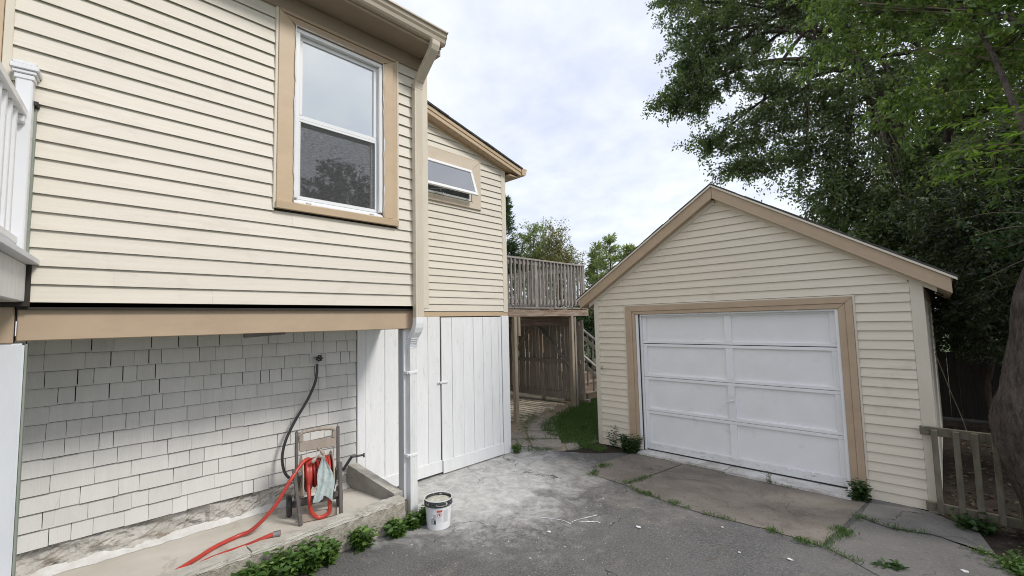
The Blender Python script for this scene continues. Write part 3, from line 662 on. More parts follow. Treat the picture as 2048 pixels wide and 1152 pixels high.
# ---- downspouts
def downspout():
    ds = MB()
    def rect(y0, y1, x0, x1, z): return [(x0, y0, z), (x1, y0, z), (x1, y1, z), (x0, y1, z)]
    def sweep(secs, name, mat, parent, bev=0.0):
        mb = MB(); n = 4; vs = [p for s in secs for p in s]
        fs = [(i*n+j, i*n+(j+1) % n, (i+1)*n+(j+1) % n, (i+1)*n+j) for i in range(len(secs)-1) for j in range(n)]
        fs += [(3, 2, 1, 0), tuple((len(secs)-1)*n+j for j in range(4))]
        mb.add(vs, fs); return mb.build(name, mat, parent, bev)
    Y0, Y1 = 2.545, 2.640
    # upper elbow from the gutter back to the wall: sections along a path in x,z
    path = [(-3.525, 4.815), (-3.53, 4.775), (-3.55, 4.735), (-3.60, 4.690), (-3.66, 4.640), (-3.73, 4.580), (-3.79, 4.530), (-3.825, 4.490), (-3.845, 4.440), (-3.850, 4.400)]
    secs = []
    for i, (x, z) in enumerate(path):
        a = path[max(0, i-1)]; b = path[min(len(path)-1, i+1)]
        dx, dz = b[0]-a[0], b[1]-a[1]; l = math.hypot(dx, dz); nx, nz = -dz/l, dx/l      # across
        h = 0.027
        secs.append([(x-nx*h, Y0-.06*(1-sstep(4.4, 4.8, z))*0, z-nz*h), (x+nx*h, Y0, z+nz*h), (x+nx*h, Y1, z+nz*h), (x-nx*h, Y1, z-nz*h)])
    root = sweep(secs, 'downspout', 'downspout_beige', house, 0.004)
    for k in range(6):      # crimps on the lower bend
        z = 4.43+0.022*k; x = -3.850+0.030*0+(0.012*k if k > 2 else 0)
        MB().box(x-.034, x+.034, Y0-.003, Y1+.003, z, z+.006).build('crimp', 'downspout_beige', root)
    # straight run with fluted front
    fl = [(-3.882, Y0), (-3.822, Y0), (-3.820, Y0+.012), (-3.825, Y0+.022), (-3.820, Y0+.034), (-3.825, Y0+.046), (-3.820, Y0+.058), (-3.825, Y0+.070), (-3.820, Y0+.084), (-3.822, Y1), (-3.882, Y1)]
    MB().prism(fl, 'z', 2.0, 4.41).build('pipe', 'downspout_beige', root, 0.0)
    # white painted lower elbow and pipe against the post
    y0, y1 = 2.530, 2.612
    path = [(-3.852, 2.010, 0), (-3.852, 1.955, 0), (-3.858, 1.915, .2), (-3.875, 1.875, .4), (-3.905, 1.835, .7), (-3.93, 1.80, .9), (-3.944, 1.76, 1), (-3.946, 1.70, 1)]
    secs = []
    for i, (x, z, t) in enumerate(path):
        a = path[max(0, i-1)]; b = path[min(len(path)-1, i+1)]
        dx, dz = b[0]-a[0], b[1]-a[1]; l = math.hypot(dx, dz); nx, nz = -dz/l, dx/l; h = 0.033
        ya, yb = Y0-.003+(y0-Y0)*t, Y1+.003+(y1-Y1)*t
        secs.append([(x-nx*h, ya, z-nz*h), (x+nx*h, ya, z+nz*h), (x+nx*h, yb, z+nz*h), (x-nx*h, yb, z-nz*h)])
    el = sweep(secs, 'downspout', 'white_paint', house, 0.004)
    for k in range(5):
        MB().box(-3.985+.002*k, -3.909+.006*k, y0-.004, y1+.004, 1.715+.02*k, 1.721+.02*k).build('crimp', 'post_grey_white', el)
    fl = [(-3.976, y0), (-3.918, y0), (-3.916, y0+.012), (-3.920, y0+.022), (-3.916, y0+.032), (-3.920, y0+.042), (-3.916, y0+.054), (-3.920, y0+.066), (-3.918, y1), (-3.976, y1)]
    MB().prism(fl, 'z', 0.055, 1.71).build('pipe', 'white_scuffed', el)
    for z in (1.44, 0.62):
        MB().box(-3.979, -3.912, y0-.034, y1+.006, z, z+.028).build('strap', 'white_clean', el, 0.003)
        MB().tube([(-3.913, y0-.02, z+.014), (-3.904, y0-.02, z+.014)], 0.006, 8).build('screw', 'metal_grey', el)
downspout()

# ---- posts that carry the upper storey
pr_ = box('post', 'post_shade_grey', house, -4.080, -3.990, 2.492, 2.590, 0.20, 1.897, 0.006)  # shade of the side faces put into the grey colour
box('lit_face_strip', 'white_clean', pr_, -3.989, -3.978, 2.496, 2.588, 0.20, 1.896, 0.003)  # white strip added to keep the lit front face pale
box('post_footing', 'curb_concrete', house, -4.06, -3.965, 2.50, 2.60, -0.05, 0.199, 0.012, 2)
pl = MB().box(-4.12, -3.932, -0.52, -0.118, 0.0, 1.885).build('post', 'post_grey_white', house, 0.01, 2)
box('corner_trim', 'green_strip', pl, -4.14, -3.95, -0.1165, -0.106, 0.15, 1.88, 0.002)

# ---- rear wing: lapped wall, awning window, sloping roof
EXW = 0.0958
rk = lambda y: 4.461-0.25*(y-4.2)            # underside of the rake
ew = box('rear_wing_wall', 'backing_dark', house, -9.0, XE-.004, 2.74, 4.832, 0.05, 3.90)
z = 2.104
AW = (2.90, 4.298, 3.582, 4.318)
while z < 4.70:
    z1 = z+EXW
    def yr(zz): return min(4.745, 4.2+(4.461-zz)/0.25)
    r0, r1 = yr(z), yr(z1)
    if r0 < 2.95: break
    if AW[2]-0.03 < z < AW[3]-.02:
        lap(ew, XE, 2.74, AW[0]-.022, 2.74, AW[0]-.022, z, z1, d=0.019)
        if r0 > AW[1]+.03: lap(ew, XE, AW[1]+.020, r0, AW[1]+.020, max(AW[1]+.021, r1), z, z1, d=0.019)
    else: lap(ew, XE, 2.74, r0, 2.74, max(2.75, r1), z, z1, d=0.019)
    z = z1
MB().prism([(2.74, 3.9), (4.832, 3.9), (4.832, rk(4.832)), (2.74, rk(2.74))], 'x', -9.0, XE-.003).build('gable_infill', 'backing_dark', house)
box('corner_board', 'cream_trim', house, XE-.09, XE+.018, 4.746, 4.838, 2.085, rk(4.84)-.002, 0.004)
z = 2.10
while z < 4.3:
    MB().hexa([(-9, 4.834, z), (-9, 4.847, z), (XE-.09, 4.847, z), (XE-.09, 4.834, z), (-9, 4.834, z+.1), (-9, 4.836, z+.1), (XE-.09, 4.836, z+.1), (XE-.09, 4.834, z+.1)]).build('siding_board', 'vinyl_x', ew)
    z += .1
# roof of the wing
def slab(name, mat, x0, x1, y0, y1, o0, o1, bevel=0.0, par=house):
    f = lambda y: 4.606-0.257*(y-4.2)
    return MB().hexa([(x0, y0, f(y0)+o0), (x1, y0, f(y0)+o0), (x1, y1, f(y1)+o0), (x0, y1, f(y1)+o0), (x0, y0, f(y0)+o1), (x1, y0, f(y0)+o1), (x1, y1, f(y1)+o1), (x0, y1, f(y1)+o1)]).build(name, mat, par, bevel)
wr = slab('wing_roof', 'tan', -9.2, -4.672, 2.76, 5.08, -.060, -.030)
y = 2.76
while y < 5.06:      # shingle courses, seen along the rake edge
    slab('roof_shingle', 'roof_shingle', -9.2, -4.632+random.uniform(-.006, .006), y, min(y+.17, 5.10), -.028+0.004, -.004+random.uniform(0, .006), par=wr)
    y += .14
slab('rake_fascia', 'tan_light', -4.672, -4.650, 2.76, 5.075, -.085, -.0295, 0.003)
slab('rake_fascia', 'tan_light', -4.682, -4.660, 2.76, 5.07, -.140, -.0855, 0.003)
slab('rake_soffit', 'tan', -4.86, -4.683, 2.76, 5.07, -.142, -.130)
slab('rake_moulding', 'tan_light', XE+.001, XE+.020, 2.76, 4.80, -.175, -.1425, 0.002)
box('eave_soffit', 'tan', house, -9.0, -4.70, 4.85, 5.06, 4.215, 4.235)
g2 = [(y, z) for y, z in ((5.082, 4.255), (5.15, 4.255), (5.175, 4.29), (5.185, 4.34), (5.20, 4.355), (5.20, 4.37), (5.082, 4.37))]
MB().prism(g2, 'x', -9.0, -4.64).build('gutter', 'tan_light', house, 0.003)

def awning():
    w = bpy.data.objects.new('awning_window', None); COL.objects.link(w); w.parent = house; w.location = -house.location
    w['label'] = 'white awning window propped open at the bottom'
    X = XE; y0, y1, z0, z1 = AW
    iy0, iy1, iz0, iz1 = 2.98, 4.125, 3.685, 4.135
    def hx(n, m, pts, t, x=X): MB().hexa([(x, *p) for p in pts]+[(x+t, *p) for p in pts]).build(n, m, w, 0.003)
    hx('trim_channel', 'cream_trim', [(y0-.02, z1-.012), (y1+.018, z1-.012), (y1+.018, z1+.006), (y0-.02, z1+.006)], .026)
    hx('trim_channel', 'cream_trim', [(y1+.002, z0-.004), (y1+.018, z0-.004), (y1+.018, z1-.013), (y1+.002, z1-.013)], .026)
    hx('casing', 'tan_pale', [(y0, z1-.014), (iy0-.03, iz1+.03), (iy1+.03, iz1+.03), (y1-.002, z1-.014)], .030)
    hx('casing', 'tan_pale', [(y1-.001, z0+.09), (y1-.001, z1-.016), (iy1+.031, iz1+.028), (iy1+.031, z0+.09)], .030)
    hx('casing', 'tan_pale', [(y0, z0+.09), (iy0-.03, z0+.09), (iy0-.03, iz1+.028), (y0, z1-.016)], .030)
    hx('casing', 'tan_pale', [(iy1, iz0), (iy1+.030, iz0-.02), (iy1+.030, iz1+.028), (iy1, iz1)], .040)
    hx('casing', 'tan_pale', [(iy0-.029, iz1+.029), (iy0, iz1+.001), (iy1, iz1+.001), (iy1+.029, iz1+.029)], .040)
    hx('sill', 'tan_pale', [(y0, z0), (y1+.006, z0), (y1+.006, z0+.088), (y0, z0+.088)], .042)
    for q in ((iy0, iy1, iz0, iz0+.03), (iy0, iy1, iz1-.03, iz1), (iy0, iy0+.03, iz0+.031, iz1-.031), (iy1-.03, iy1, iz0+.031, iz1-.031)):
        MB().box(X-.07, X+.024, *q).build('frame', 'white_clean', w, 0.003)
    MB().box(X+.003, X+.006, iy0+.03, iy1-.03, iz0+.03, iz1-.03).build('insect_screen', 'insect_screen', w)
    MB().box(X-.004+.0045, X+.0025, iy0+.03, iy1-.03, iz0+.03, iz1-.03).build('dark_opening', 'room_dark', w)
    # sash hinged at the top, swung out
    H = iz1-iz0-.03; a = rad(19)
    def T(u, v, t):      # u along y, v down the sash, t thickness outwards
        return (X+.028+math.sin(a)*v+math.cos(a)*t, u, iz1-.008-math.cos(a)*v+math.sin(a)*t)
    def sb(n, m, u0, u1, v0, v1, t0=0, t1=.030, b=.003):
        MB().hexa([T(u0, v0, t0), T(u1, v0, t0), T(u1, v1, t0), T(u0, v1, t0), T(u0, v0, t1), T(u1, v0, t1), T(u1, v1, t1), T(u0, v1, t1)]).build(n, m, w, b)
    s0, s1 = iy0+.005, iy1-.005
    sb('sash_rail', 'white_clean', s0, s1, 0, .042); sb('sash_rail', 'white_clean', s0, s1, H-.042, H)
    sb('sash_stile', 'white_clean', s0, s0+.042, .043, H-.043); sb('sash_stile', 'white_clean', s1-.042, s1, .043, H-.043)
    sb('pane', 'glass', s0+.04, s1-.04, .04, H-.04, .012, .016, 0)
    m0 = T((s0+s1)/2-.08, H-.03, -.004); n0 = (X+.02, (s0+s1)/2+.04, iz0+.045)
    MB().bar(n0, m0, .012, .006).build('crank_arm', 'metal_grey', w)
    MB().bar((X+.02, (s0+s1)/2-.14, iz0+.05), T((s0+s1)/2+.13, H-.03, -.004), .012, .006).build('crank_arm', 'metal_grey', w)
    MB().tube(spline([(X+.03, (s0+s1)/2-.06, iz0+.03), (X+.06, (s0+s1)/2-.02, iz0+.0), (X+.055, (s0+s1)/2+.05, iz0+.02), (X+.03, (s0+s1)/2+.07, iz0+.035)], 6), .005, 6).build('crank_handle', 'white_clean', w, smooth=True)
awning()

# ---- lower wall: shingles, planks and door
box('band_board', 'tan_light', house, XE-.01, XE+.010, 2.74, 4.838, 2.034, 2.098, 0.003)
lc = box('lower_wall', 'backing_dark', house, -9.0, XE-.012, -6.0, 2.735, 0.392, 1.90)
sw = box('shingle_wall', 'backing_dark', house, XE-.0119, XE-.006, -0.3, 2.40, 0.392, 1.896)
me_sh = []
for v in range(5):      # five shingle bodies shared by all
    q = random.Random(v); a = q.uniform(-.012, .012); b = q.uniform(-.012, .012)
    mb = MB().hexa([(0, 0, 0+a), (1, 0, 0+a), (1, 1, 0+b), (0, 1, 0+b), (0, .012*(v % 2), 1.10), (.16, .012*(v % 2), 1.10), (.16, 1, 1.10), (0, 1, 1.10)])
    # shadow line under each course, coloured in as a dark band on the butt
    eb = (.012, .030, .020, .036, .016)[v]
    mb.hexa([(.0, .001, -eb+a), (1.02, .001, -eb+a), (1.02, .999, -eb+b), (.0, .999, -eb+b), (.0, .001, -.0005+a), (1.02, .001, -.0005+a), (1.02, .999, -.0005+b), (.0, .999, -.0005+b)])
    me = mb.mesh('shingle'); me.materials.append(MATS['shingle_paint']); me.materials.append(MATS['butt_shadow'])
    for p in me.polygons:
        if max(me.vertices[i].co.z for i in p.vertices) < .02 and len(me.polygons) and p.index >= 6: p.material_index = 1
    me_sh.append(me)
rows, ZB, SE = 12, 0.395, 0.1262
rs = random.Random(21)
for r in range(rows):
    y = -0.135-rs.uniform(0, .10); z = ZB+r*SE
    while y < 2.392:
        wd = rs.choice([.085, .10, .115, .13, .145, .16, .18, .205, .235])*rs.uniform(.92, 1.08)
        y1 = min(y+wd, 2.396)
        if 2.396-y1 < .05: y1 = 2.396
        gap = rs.choice([.0012, .002, .003, .0045]) if r < 8 else rs.choice([.002, .004, .007])
        hh = min(SE, 1.893-z)
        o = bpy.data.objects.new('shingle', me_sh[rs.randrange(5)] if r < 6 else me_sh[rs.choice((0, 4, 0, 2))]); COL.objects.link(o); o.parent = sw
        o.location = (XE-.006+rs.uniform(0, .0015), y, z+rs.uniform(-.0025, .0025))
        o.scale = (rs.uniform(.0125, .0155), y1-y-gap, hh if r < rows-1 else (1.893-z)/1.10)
        y = y1
box('corner_board', 'white_paint', house, XE-.02, XE+.024, 2.402, 2.500, 0.33, 1.897, 0.004)
# rubble foundation under the shingles: lumpy surface
rf = random.Random(5); nu, nv = 110, 12
A = []
for j in range(nv+1):
    for i in range(nu+1):
        yy = -0.4+2.86*i/nu; zz = 0.15+0.240*j/nv
        bx = -0.012+0.018*math.sin(yy*9+zz*14)+0.014*math.sin(yy*23+3*zz)*math.cos(zz*40)+rf.uniform(-.012, .012)
        bx += 0.02*sstep(0.26, 0.16, zz)-.012
        if 0.85 < yy < 1.02: bx -= 0.03
        A.append((XE+bx, yy, zz))
MB().add(A, [(j*(nu+1)+i, j*(nu+1)+i+1, (j+1)*(nu+1)+i+1, (j+1)*(nu+1)+i) for j in range(nv) for i in range(nu)]).build('foundation', 'foundation', house)
box('foundation', 'foundation', house, -9.0, XE-.11, -6, 2.74, -.1, .391)
# vertical white planks and the plank door
pw = box('plank_wall', 'white_paint', house, XE-.05, XE-.004, 2.501, 4.83, 0.02, 2.033)
ys = [2.503, 2.745, 2.98, 3.165, 3.357, 3.552]
for a, b in zip(ys, ys[1:]):
    box('plank', 'white_paint', pw, XE-.0039, XE+.018+rs.uniform(-.002, .002), a+.002, b-.002, 0.06, 2.032, 0.003)
box('bottom_rail', 'white_paint', pw, XE+.0205, XE+.036, 2.52, 3.556, 0.035, 0.185, 0.004)
pd = bpy.data.objects.new('plank_door', None); COL.objects.link(pd); pd.parent = house; pd.location = -house.location
ys = [3.566, 3.742, 3.937, 4.122, 4.303, 4.466, 4.612, 4.672]
for i, (a, b) in enumerate(zip(ys, ys[1:])):
    box('plank', 'white_paint', pd, XE+.003, XE+.024+rs.uniform(-.002, .002), a+.0018, b-.0018, 0.03, 2.020, 0.003)
box('bottom_rail', 'white_paint', pd, XE+.0265, XE+.044, 3.568, 4.670, 0.012, 0.178, 0.004)
box('latch', 'white_clean', pd, XE+.026, XE+.040, 3.50, 3.66, 1.160, 1.186, 0.004)
MB().tube([(XE+.036, 3.52, 1.173), (XE+.046, 3.52, 1.173)], .008, 8).build('latch_bolt', 'metal_grey', pd)
box('corner_board', 'white_paint', house, XE-.02, XE+.030, 4.684, 4.834, 0.0, 2.033, 0.005)
box('corner_board', 'white_paint', house, -5.2, XE-.021, 4.800, 4.842, 0.0, 2.033, 0.005)
box('rear_wall', 'white_paint', house, -9.0, -5.201, 4.80, 4.838, 0.0, 2.033)

# ---- porch corner at the left with white railing
porch = thing('porch', 'white porch corner with balusters and capped post against the cream siding', 'porch', (-3.4, -0.5, 0))
PA = rad(6.6)
po = Vector((-3.9, -0.073, 0)); pd1 = Vector((math.cos(PA), -math.sin(PA), 0)); pd2 = Vector((-math.sin(PA), -math.cos(PA), 0))
def PT(u, v, z): return po+pd1*u+pd2*v+Vector((0, 0, z))      # u out from the wall, v into the porch
def pbox(n, m, u0, u1, v0, v1, z0, z1, bevel=0.003, par=None):
    return MB().hexa([PT(u0, v0, z0), PT(u1, v0, z0), PT(u1, v1, z0), PT(u0, v1, z0), PT(u0, v0, z1), PT(u1, v0, z1), PT(u1, v1, z1), PT(u0, v1, z1)]).build(n, m, par or porch, bevel)
pbox('deck_edge_board', 'post_grey_white', .02, 1.6, 0.0, .14, 2.352, 2.385)
for i in range(8):
    pbox('deck_board', 'post_grey_white', .02, 1.6, .142+.14*i, .278+.14*i, 2.352, 2.383)
pbox('rim_joist', 'white_scuffed', .03, 1.5, .052, .09, 2.13, 2.350, 0.004)
pbox('dark_flashing', 'backing_dark', 0.018, .029, .03, .20, 2.10, 2.350)
pw_ = pbox('post', 'white_clean', .045, .118, .055, .128, 2.386, 3.455, 0.006)
for k, (e, za, zb) in enumerate(((.006, 3.44, 3.47), (.014, 3.471, 3.492), (.024, 3.493, 3.522), (.014, 3.523, 3.545))):
    pbox('post_cap', 'white_clean', .045-e, .118+e, .055-e, .128+e, za, zb, 0.004, par=pw_)
pbox('green_backing_board', 'green_strip', .012, .0445, .045, .14, 2.386, 3.30, 0.003)
pbox('bracket', 'black_rubber', .016, .075, .035, .06, 3.31, 3.335, 0.002)
pbox('top_rail', 'white_clean', .120, 1.5, .07, .14, 3.21, 3.26, 0.006)
pbox('rail_bracket', 'white_clean', .119, .165, .075, .135, 3.165, 3.209, 0.006)
pbox('bottom_rail', 'white_clean', .120, 1.5, .08, .13, 2.46, 2.50, 0.004)
for i in range(10):
    pbox('baluster', 'white_clean', .235+.115*i, .270+.115*i, .088, .122, 2.501, 3.209, 0.003)

# ---- concrete floor and low walls in front of the shingles
floor = struct(MB().strip([(-5.0, -1.2, .19), (-5.0, 2.42, .19)], [(-3.99, -1.2, .19), (-3.99, 2.42, .19)], 1).build('concrete_floor', 'concrete_floor'))
fil = MB(); nn = 60; V = []
for i in range(nn+1):
    yy = -1.0+3.36*i/nn
    V += [(XE-.03, yy, .232+rf.uniform(-.008, .008)), (XE+.022+rf.uniform(-.008, .008), yy, .208), (XE+.055+rf.uniform(-.018, .018), yy, .1925)]
fil.add(V, [(3*i+k, 3*i+k+1, 3*i+4+k, 3*i+3+k) for i in range(nn) for k in (0, 1)])
struct(fil.build('floor_edge_mortar', 'limewash', smooth=True))
def rough_block(name, mat, parent, x0, x1, y0, y1, z0, z1, ny, amp, seed, topmat=None):
    q = random.Random(seed); nx, nz = 4, 6
    bm = bmesh.new()
    import itertools
    verts = {}
    cx, cy = max(2, int((x1-x0)/.05)), max(2, ny)
    for i, j, k in itertools.product(range(cx+1), range(cy+1), range(nz+1)):
        if i in (0, cx) or j in (0, cy) or k in (0, nz):
            e = amp*(1.6 if (i in (0, cx)) + (k in (0, nz)) + (j in (0, cy)) >= 2 else 1)
            verts[i, j, k] = bm.verts.new((x0+(x1-x0)*i/cx+q.uniform(-e, e), y0+(y1-y0)*j/cy+q.uniform(-e, e), z0+(z1-z0)*k/nz+q.uniform(-e, e)))
    def face(ks):
        try: return bm.faces.new([verts[t] for t in ks])
        except Exception: return None
    for i, j in itertools.product(range(cx), range(cy)):
        face([(i, j, 0), (i, j+1, 0), (i+1, j+1, 0), (i+1, j, 0)])
        f = face([(i, j, nz), (i+1, j, nz), (i+1, j+1, nz), (i, j+1, nz)])
        if f and topmat: f.material_index = 1
    for i, k in itertools.product(range(cx), range(nz)):
        face([(i, 0, k), (i+1, 0, k), (i+1, 0, k+1), (i, 0, k+1)]); face([(i, cy, k), (i, cy, k+1), (i+1, cy, k+1), (i+1, cy, k)])
    for j, k in itertools.product(range(cy), range(nz)):
        face([(0, j, k), (0, j, k+1), (0, j+1, k+1), (0, j+1, k)]); face([(cx, j, k), (cx, j+1, k), (cx, j+1, k+1), (cx, j, k+1)])
    bmesh.ops.recalc_face_normals(bm, faces=bm.faces)
    me = bpy.data.meshes.new(name); bm.to_mesh(me); bm.free()
    me.materials.append(MATS[mat])
    if topmat: me.materials.append(MATS[topmat])
    return link(name, me, mat, parent)
wall1 = thing('low_concrete_wall', 'rough low concrete wall edging the asphalt below the shingled wall', 'wall', (-3.92, 0.8, 0))
rough_block('wall_body', 'curb_concrete', wall1, -3.975, -3.862, -1.3, 2.435, -0.06, 0.222, 60, .0035, 3)
# worn coping: pale top course with a cracked joint line below
yy = -1.3; q = random.Random(8)
while yy < 2.43:
    l = q.choice([.35, .5, .7, .9]); y2 = min(2.437, yy+l)
    if 2.437-y2 < .15: y2 = 2.437
    rough_block('coping', 'curb_top', wall1, -3.992, -3.866+q.uniform(-.006, .004), yy+.002, y2-.002, 0.2265, 0.266+q.uniform(-.003, .003), max(3, int(l/.05)), .003, int(yy*100)+500)
    yy = y2
wall2 = thing('low_concrete_wall', 'short grey concrete wall running back from the white post behind the hose reel', 'wall', (-4.4, 2.47, 0))
wb = rough_block('wall_body', 'concrete_dark', wall2, -4.83, -3.995, 0.0, 0.10, 0.0, 1.0, 4, .0028, 13, 'curb_top')
for v in wb.data.vertices:      # the wall rises and angles a little towards the house
    t = (-3.995-v.co.x)/.835
    v.co.y = 2.392-0.095*t+v.co.y; v.co.z = 0.08+v.co.z*(0.205+0.145*t)
# ================================================================== garage
GY = 6.314; GX0, GX1 = -4.19, -0.150; GP = -2.165
garage = thing('garage', 'cream clapboard gabled garage with white panelled door', 'garage', (-2.17, 8.5, -0.08))
EG = 0.1016
slope = lambda x: 3.585-0.651*abs(x-GP)          # underside of the rake on the front wall
gw = (MB().box(GX0, -3.40, GY+.004, GY+.12, -0.06, 2.05).box(-0.875, GX1, GY+.004, GY+.12, -0.06, 2.05).box(GX0, GX1, GY+.004, GY+.12, 2.051, 2.24)
      .prism([(GX0, 2.241), (GX1, 2.241), (GP, 3.57)], 'y', GY+.004, GY+.12)).build('front_wall', 'backing_dark', garage)
def lapg(x0b, x1b, x0t, x1t, z0, z1, d=0.021):
    j = random.uniform(-0.0007, 0.0007)
    d += j; pr = [(d, z0), (.0025, z1+.004), (.0005, z1+.004), (d-.003, z0+.003), (d-.007, z0+.003), (d-.007, z0)]
    f = lambda e, z: (x0b+(x0t-x0b)*min(1, (z-z0)/(z1-z0)), x1b+(x1t-x1b)*min(1, (z-z0)/(z1-z0)))[e]
    n = len(pr); V = [(f(e, z), GY-q, z) for e in (0, 1) for q, z in pr]
    return MB().add(V, [tuple(range(n))[::-1], tuple(range(n, 2*n))]+[(i, (i+1) % n, n+(i+1) % n, n+i) for i in range(n)]).build('siding_board', 'vinyl_x', gw)
z = -0.070
CO = (-3.612, -0.738, 2.142)
while z < 3.55:
    z1 = z+EG
    def lim(zz):
        h = (3.575-zz)/0.651
        return max(GX0+.075, GP-h), min(GX1-.098, GP+h)
    a, b = lim(z), lim(z1) if z1 < 3.57 else (GP-.001, GP+.001)
    if z < CO[2]-.02:
        lapg(a[0], CO[0]-.024, b[0], CO[0]-.024, z, z1); lapg(CO[1]+.024, a[1], CO[1]+.024, b[1], z, z1)
    else: lapg(a[0], a[1], b[0], b[1], z, min(z1, 3.568))
    z = z1
box('corner_board', 'cream_trim', garage, GX0-.012, GX0+.074, GY-.020, GY+.10, -0.09, slope(GX0)+.05, 0.004)
box('corner_board', 'cream_trim', garage, GX1-.097, GX1+.012, GY-.020, GY+.10, -0.09, slope(GX1)+.05, 0.004)
# side walls
for X, s in ((GX0+.075, -1), (GX1-.075, 1)):
    sw_ = box('side_wall', 'backing_dark', garage, X-.06, X+.06, GY+.125, 11.2, -0.08, 2.28)
    z = -0.07
    while z < 2.25:
        x = X+s*.062
        MB().hexa([(x, GY+.11, z), (x+s*.014, GY+.11, z), (x+s*.014, 11.2, z), (x, 11.2, z), (x, GY+.11, z+EG), (x+s*.002, GY+.11, z+EG), (x+s*.002, 11.2, z+EG), (x, 11.2, z+EG)]).build('siding_board', 'vinyl_y', sw_)
        z += EG
box('back_wall', 'vinyl_x', garage, GX0, GX1, 11.201, 11.3, -0.08, 2.28)
MB().prism([(GX0, 2.281), (GX1, 2.281), (GP, 3.57)], 'y', 11.2, 11.3).build('back_gable', 'vinyl_x', garage)
# roof planes, rake boards, shingle edges
def rakeseg(n, m, s, u0, u1, y0, y1, o0, o1, bevel=0.0, par=None):
    # s side, u horizontal distance from the ridge, offset o measured vertically from the roof top line
    f = lambda u: 3.775-0.640*u
    P = lambda u, y, o: (GP+s*u, y, f(u)+o)
    return MB().hexa([P(u0, y0, o0), P(u1, y0, o0), P(u1, y1, o0), P(u0, y1, o0), P(u0, y0, o1), P(u1, y0, o1), P(u1, y1, o1), P(u0, y1, o1)]).build(n, m, par or garage, bevel)
for s in (-1, 1):
    U = 2.27
    rp = rakeseg('roof', 'tan', s, 0.001, U-.02, 6.20, 11.4, -.075, -.035)
    u = 0.0
    while u < U:
        rakeseg('roof_shingle', 'roof_shingle', s, max(.001, u), min(u+.18, U+.02), 6.158+random.uniform(-.004, .004), 11.42, -.033+random.uniform(0, .004), -.012+random.uniform(0, .008), par=rp)
        u += .14
    rakeseg('drip_edge', 'cream_trim', s, 0.002, U+.012, 6.152, 6.19, -.058, -.0335)
    rakeseg('rake_board', 'tan', s, 0.002, U-.03, 6.176, 6.199, -.215, -.0585, 0.004)
    rakeseg('rake_soffit', 'tan', s, 0.03, U-.05, 6.200, 6.312, -.205, -.190)
    rakeseg('rake_moulding', 'cream_trim', s, 0.01, U-.14, 6.286, 6.312, -.262, -.2055)
    rakeseg('eave_soffit', 'tan', s, GX1-GP+.08 if s > 0 else GP-GX0+.08, U-.03, 6.2, 11.3, -.20, -.18)

# ---- casing round the door
dz0 = -0.07
def cas(n, pts, t0, t1, m='tan'):
    MB().hexa([(x, GY-t0, z) for x, z in pts]+[(x, GY-t1, z) for x, z in pts]).build(n, m, garage, 0.003)
ci = (-3.452, -0.876, 2.010)
cas('casing', [(CO[0], dz0), (ci[0]-.05, dz0), (ci[0]-.05, ci[2]+.045), (CO[0], CO[2])], .0, .040)
cas('casing', [(ci[0]-.049, dz0), (ci[0], dz0), (ci[0], ci[2]), (ci[0]-.049, ci[2]+.045)], .0, .030)
cas('casing', [(CO[1], dz0), (ci[1]+.07, dz0), (ci[1]+.07, ci[2]+.06), (CO[1], CO[2])], .0, .040)
cas('casing', [(ci[1]+.069, dz0), (ci[1], dz0), (ci[1], ci[2]), (ci[1]+.069, ci[2]+.06)], .0, .030)
cas('casing', [(CO[0]+.001, CO[2]), (ci[0]-.049, ci[2]+.047), (ci[1]+.069, ci[2]+.062), (CO[1]-.001, CO[2])], .0, .040)
cas('casing', [(ci[0]-.047, ci[2]+.046), (ci[0]+.001, ci[2]+.001), (ci[1]-.001, ci[2]+.001), (ci[1]+.068, ci[2]+.061)], .0, .030)
box('trim_channel', 'cream_trim', garage, CO[0]-.023, CO[0]-.001, GY-.026, GY, -0.07, CO[2]+.018, 0.002)
box('trim_channel', 'cream_trim', garage, CO[1]+.001, CO[1]+.023, GY-.026, GY, -0.07, CO[2]+.018, 0.002)
box('trim_channel', 'cream_trim', garage, CO[0]-.0009, CO[1]+.0009, GY-.026, GY, CO[2]+.001, CO[2]+.018, 0.002)
# white jambs and head
box('jamb', 'garage_white', garage, ci[0]+.001, ci[0]+.042, GY-.012, GY+.17, -0.035, ci[2]-.001, 0.003)
box('jamb', 'garage_white', garage, ci[0]+.043, ci[0]+.078, GY+.022, GY+.17, -0.030, ci[2]-.002, 0.003)
box('jamb', 'garage_white', garage, ci[1]-.035, ci[1]-.001, GY-.012, GY+.17, -0.035, ci[2]-.001, 0.003)
box('head_jamb', 'garage_white_worn', garage, ci[0]+.079, ci[1]-.036, GY-.010, GY+.17, ci[2]-.024, ci[2]-.001, 0.003)

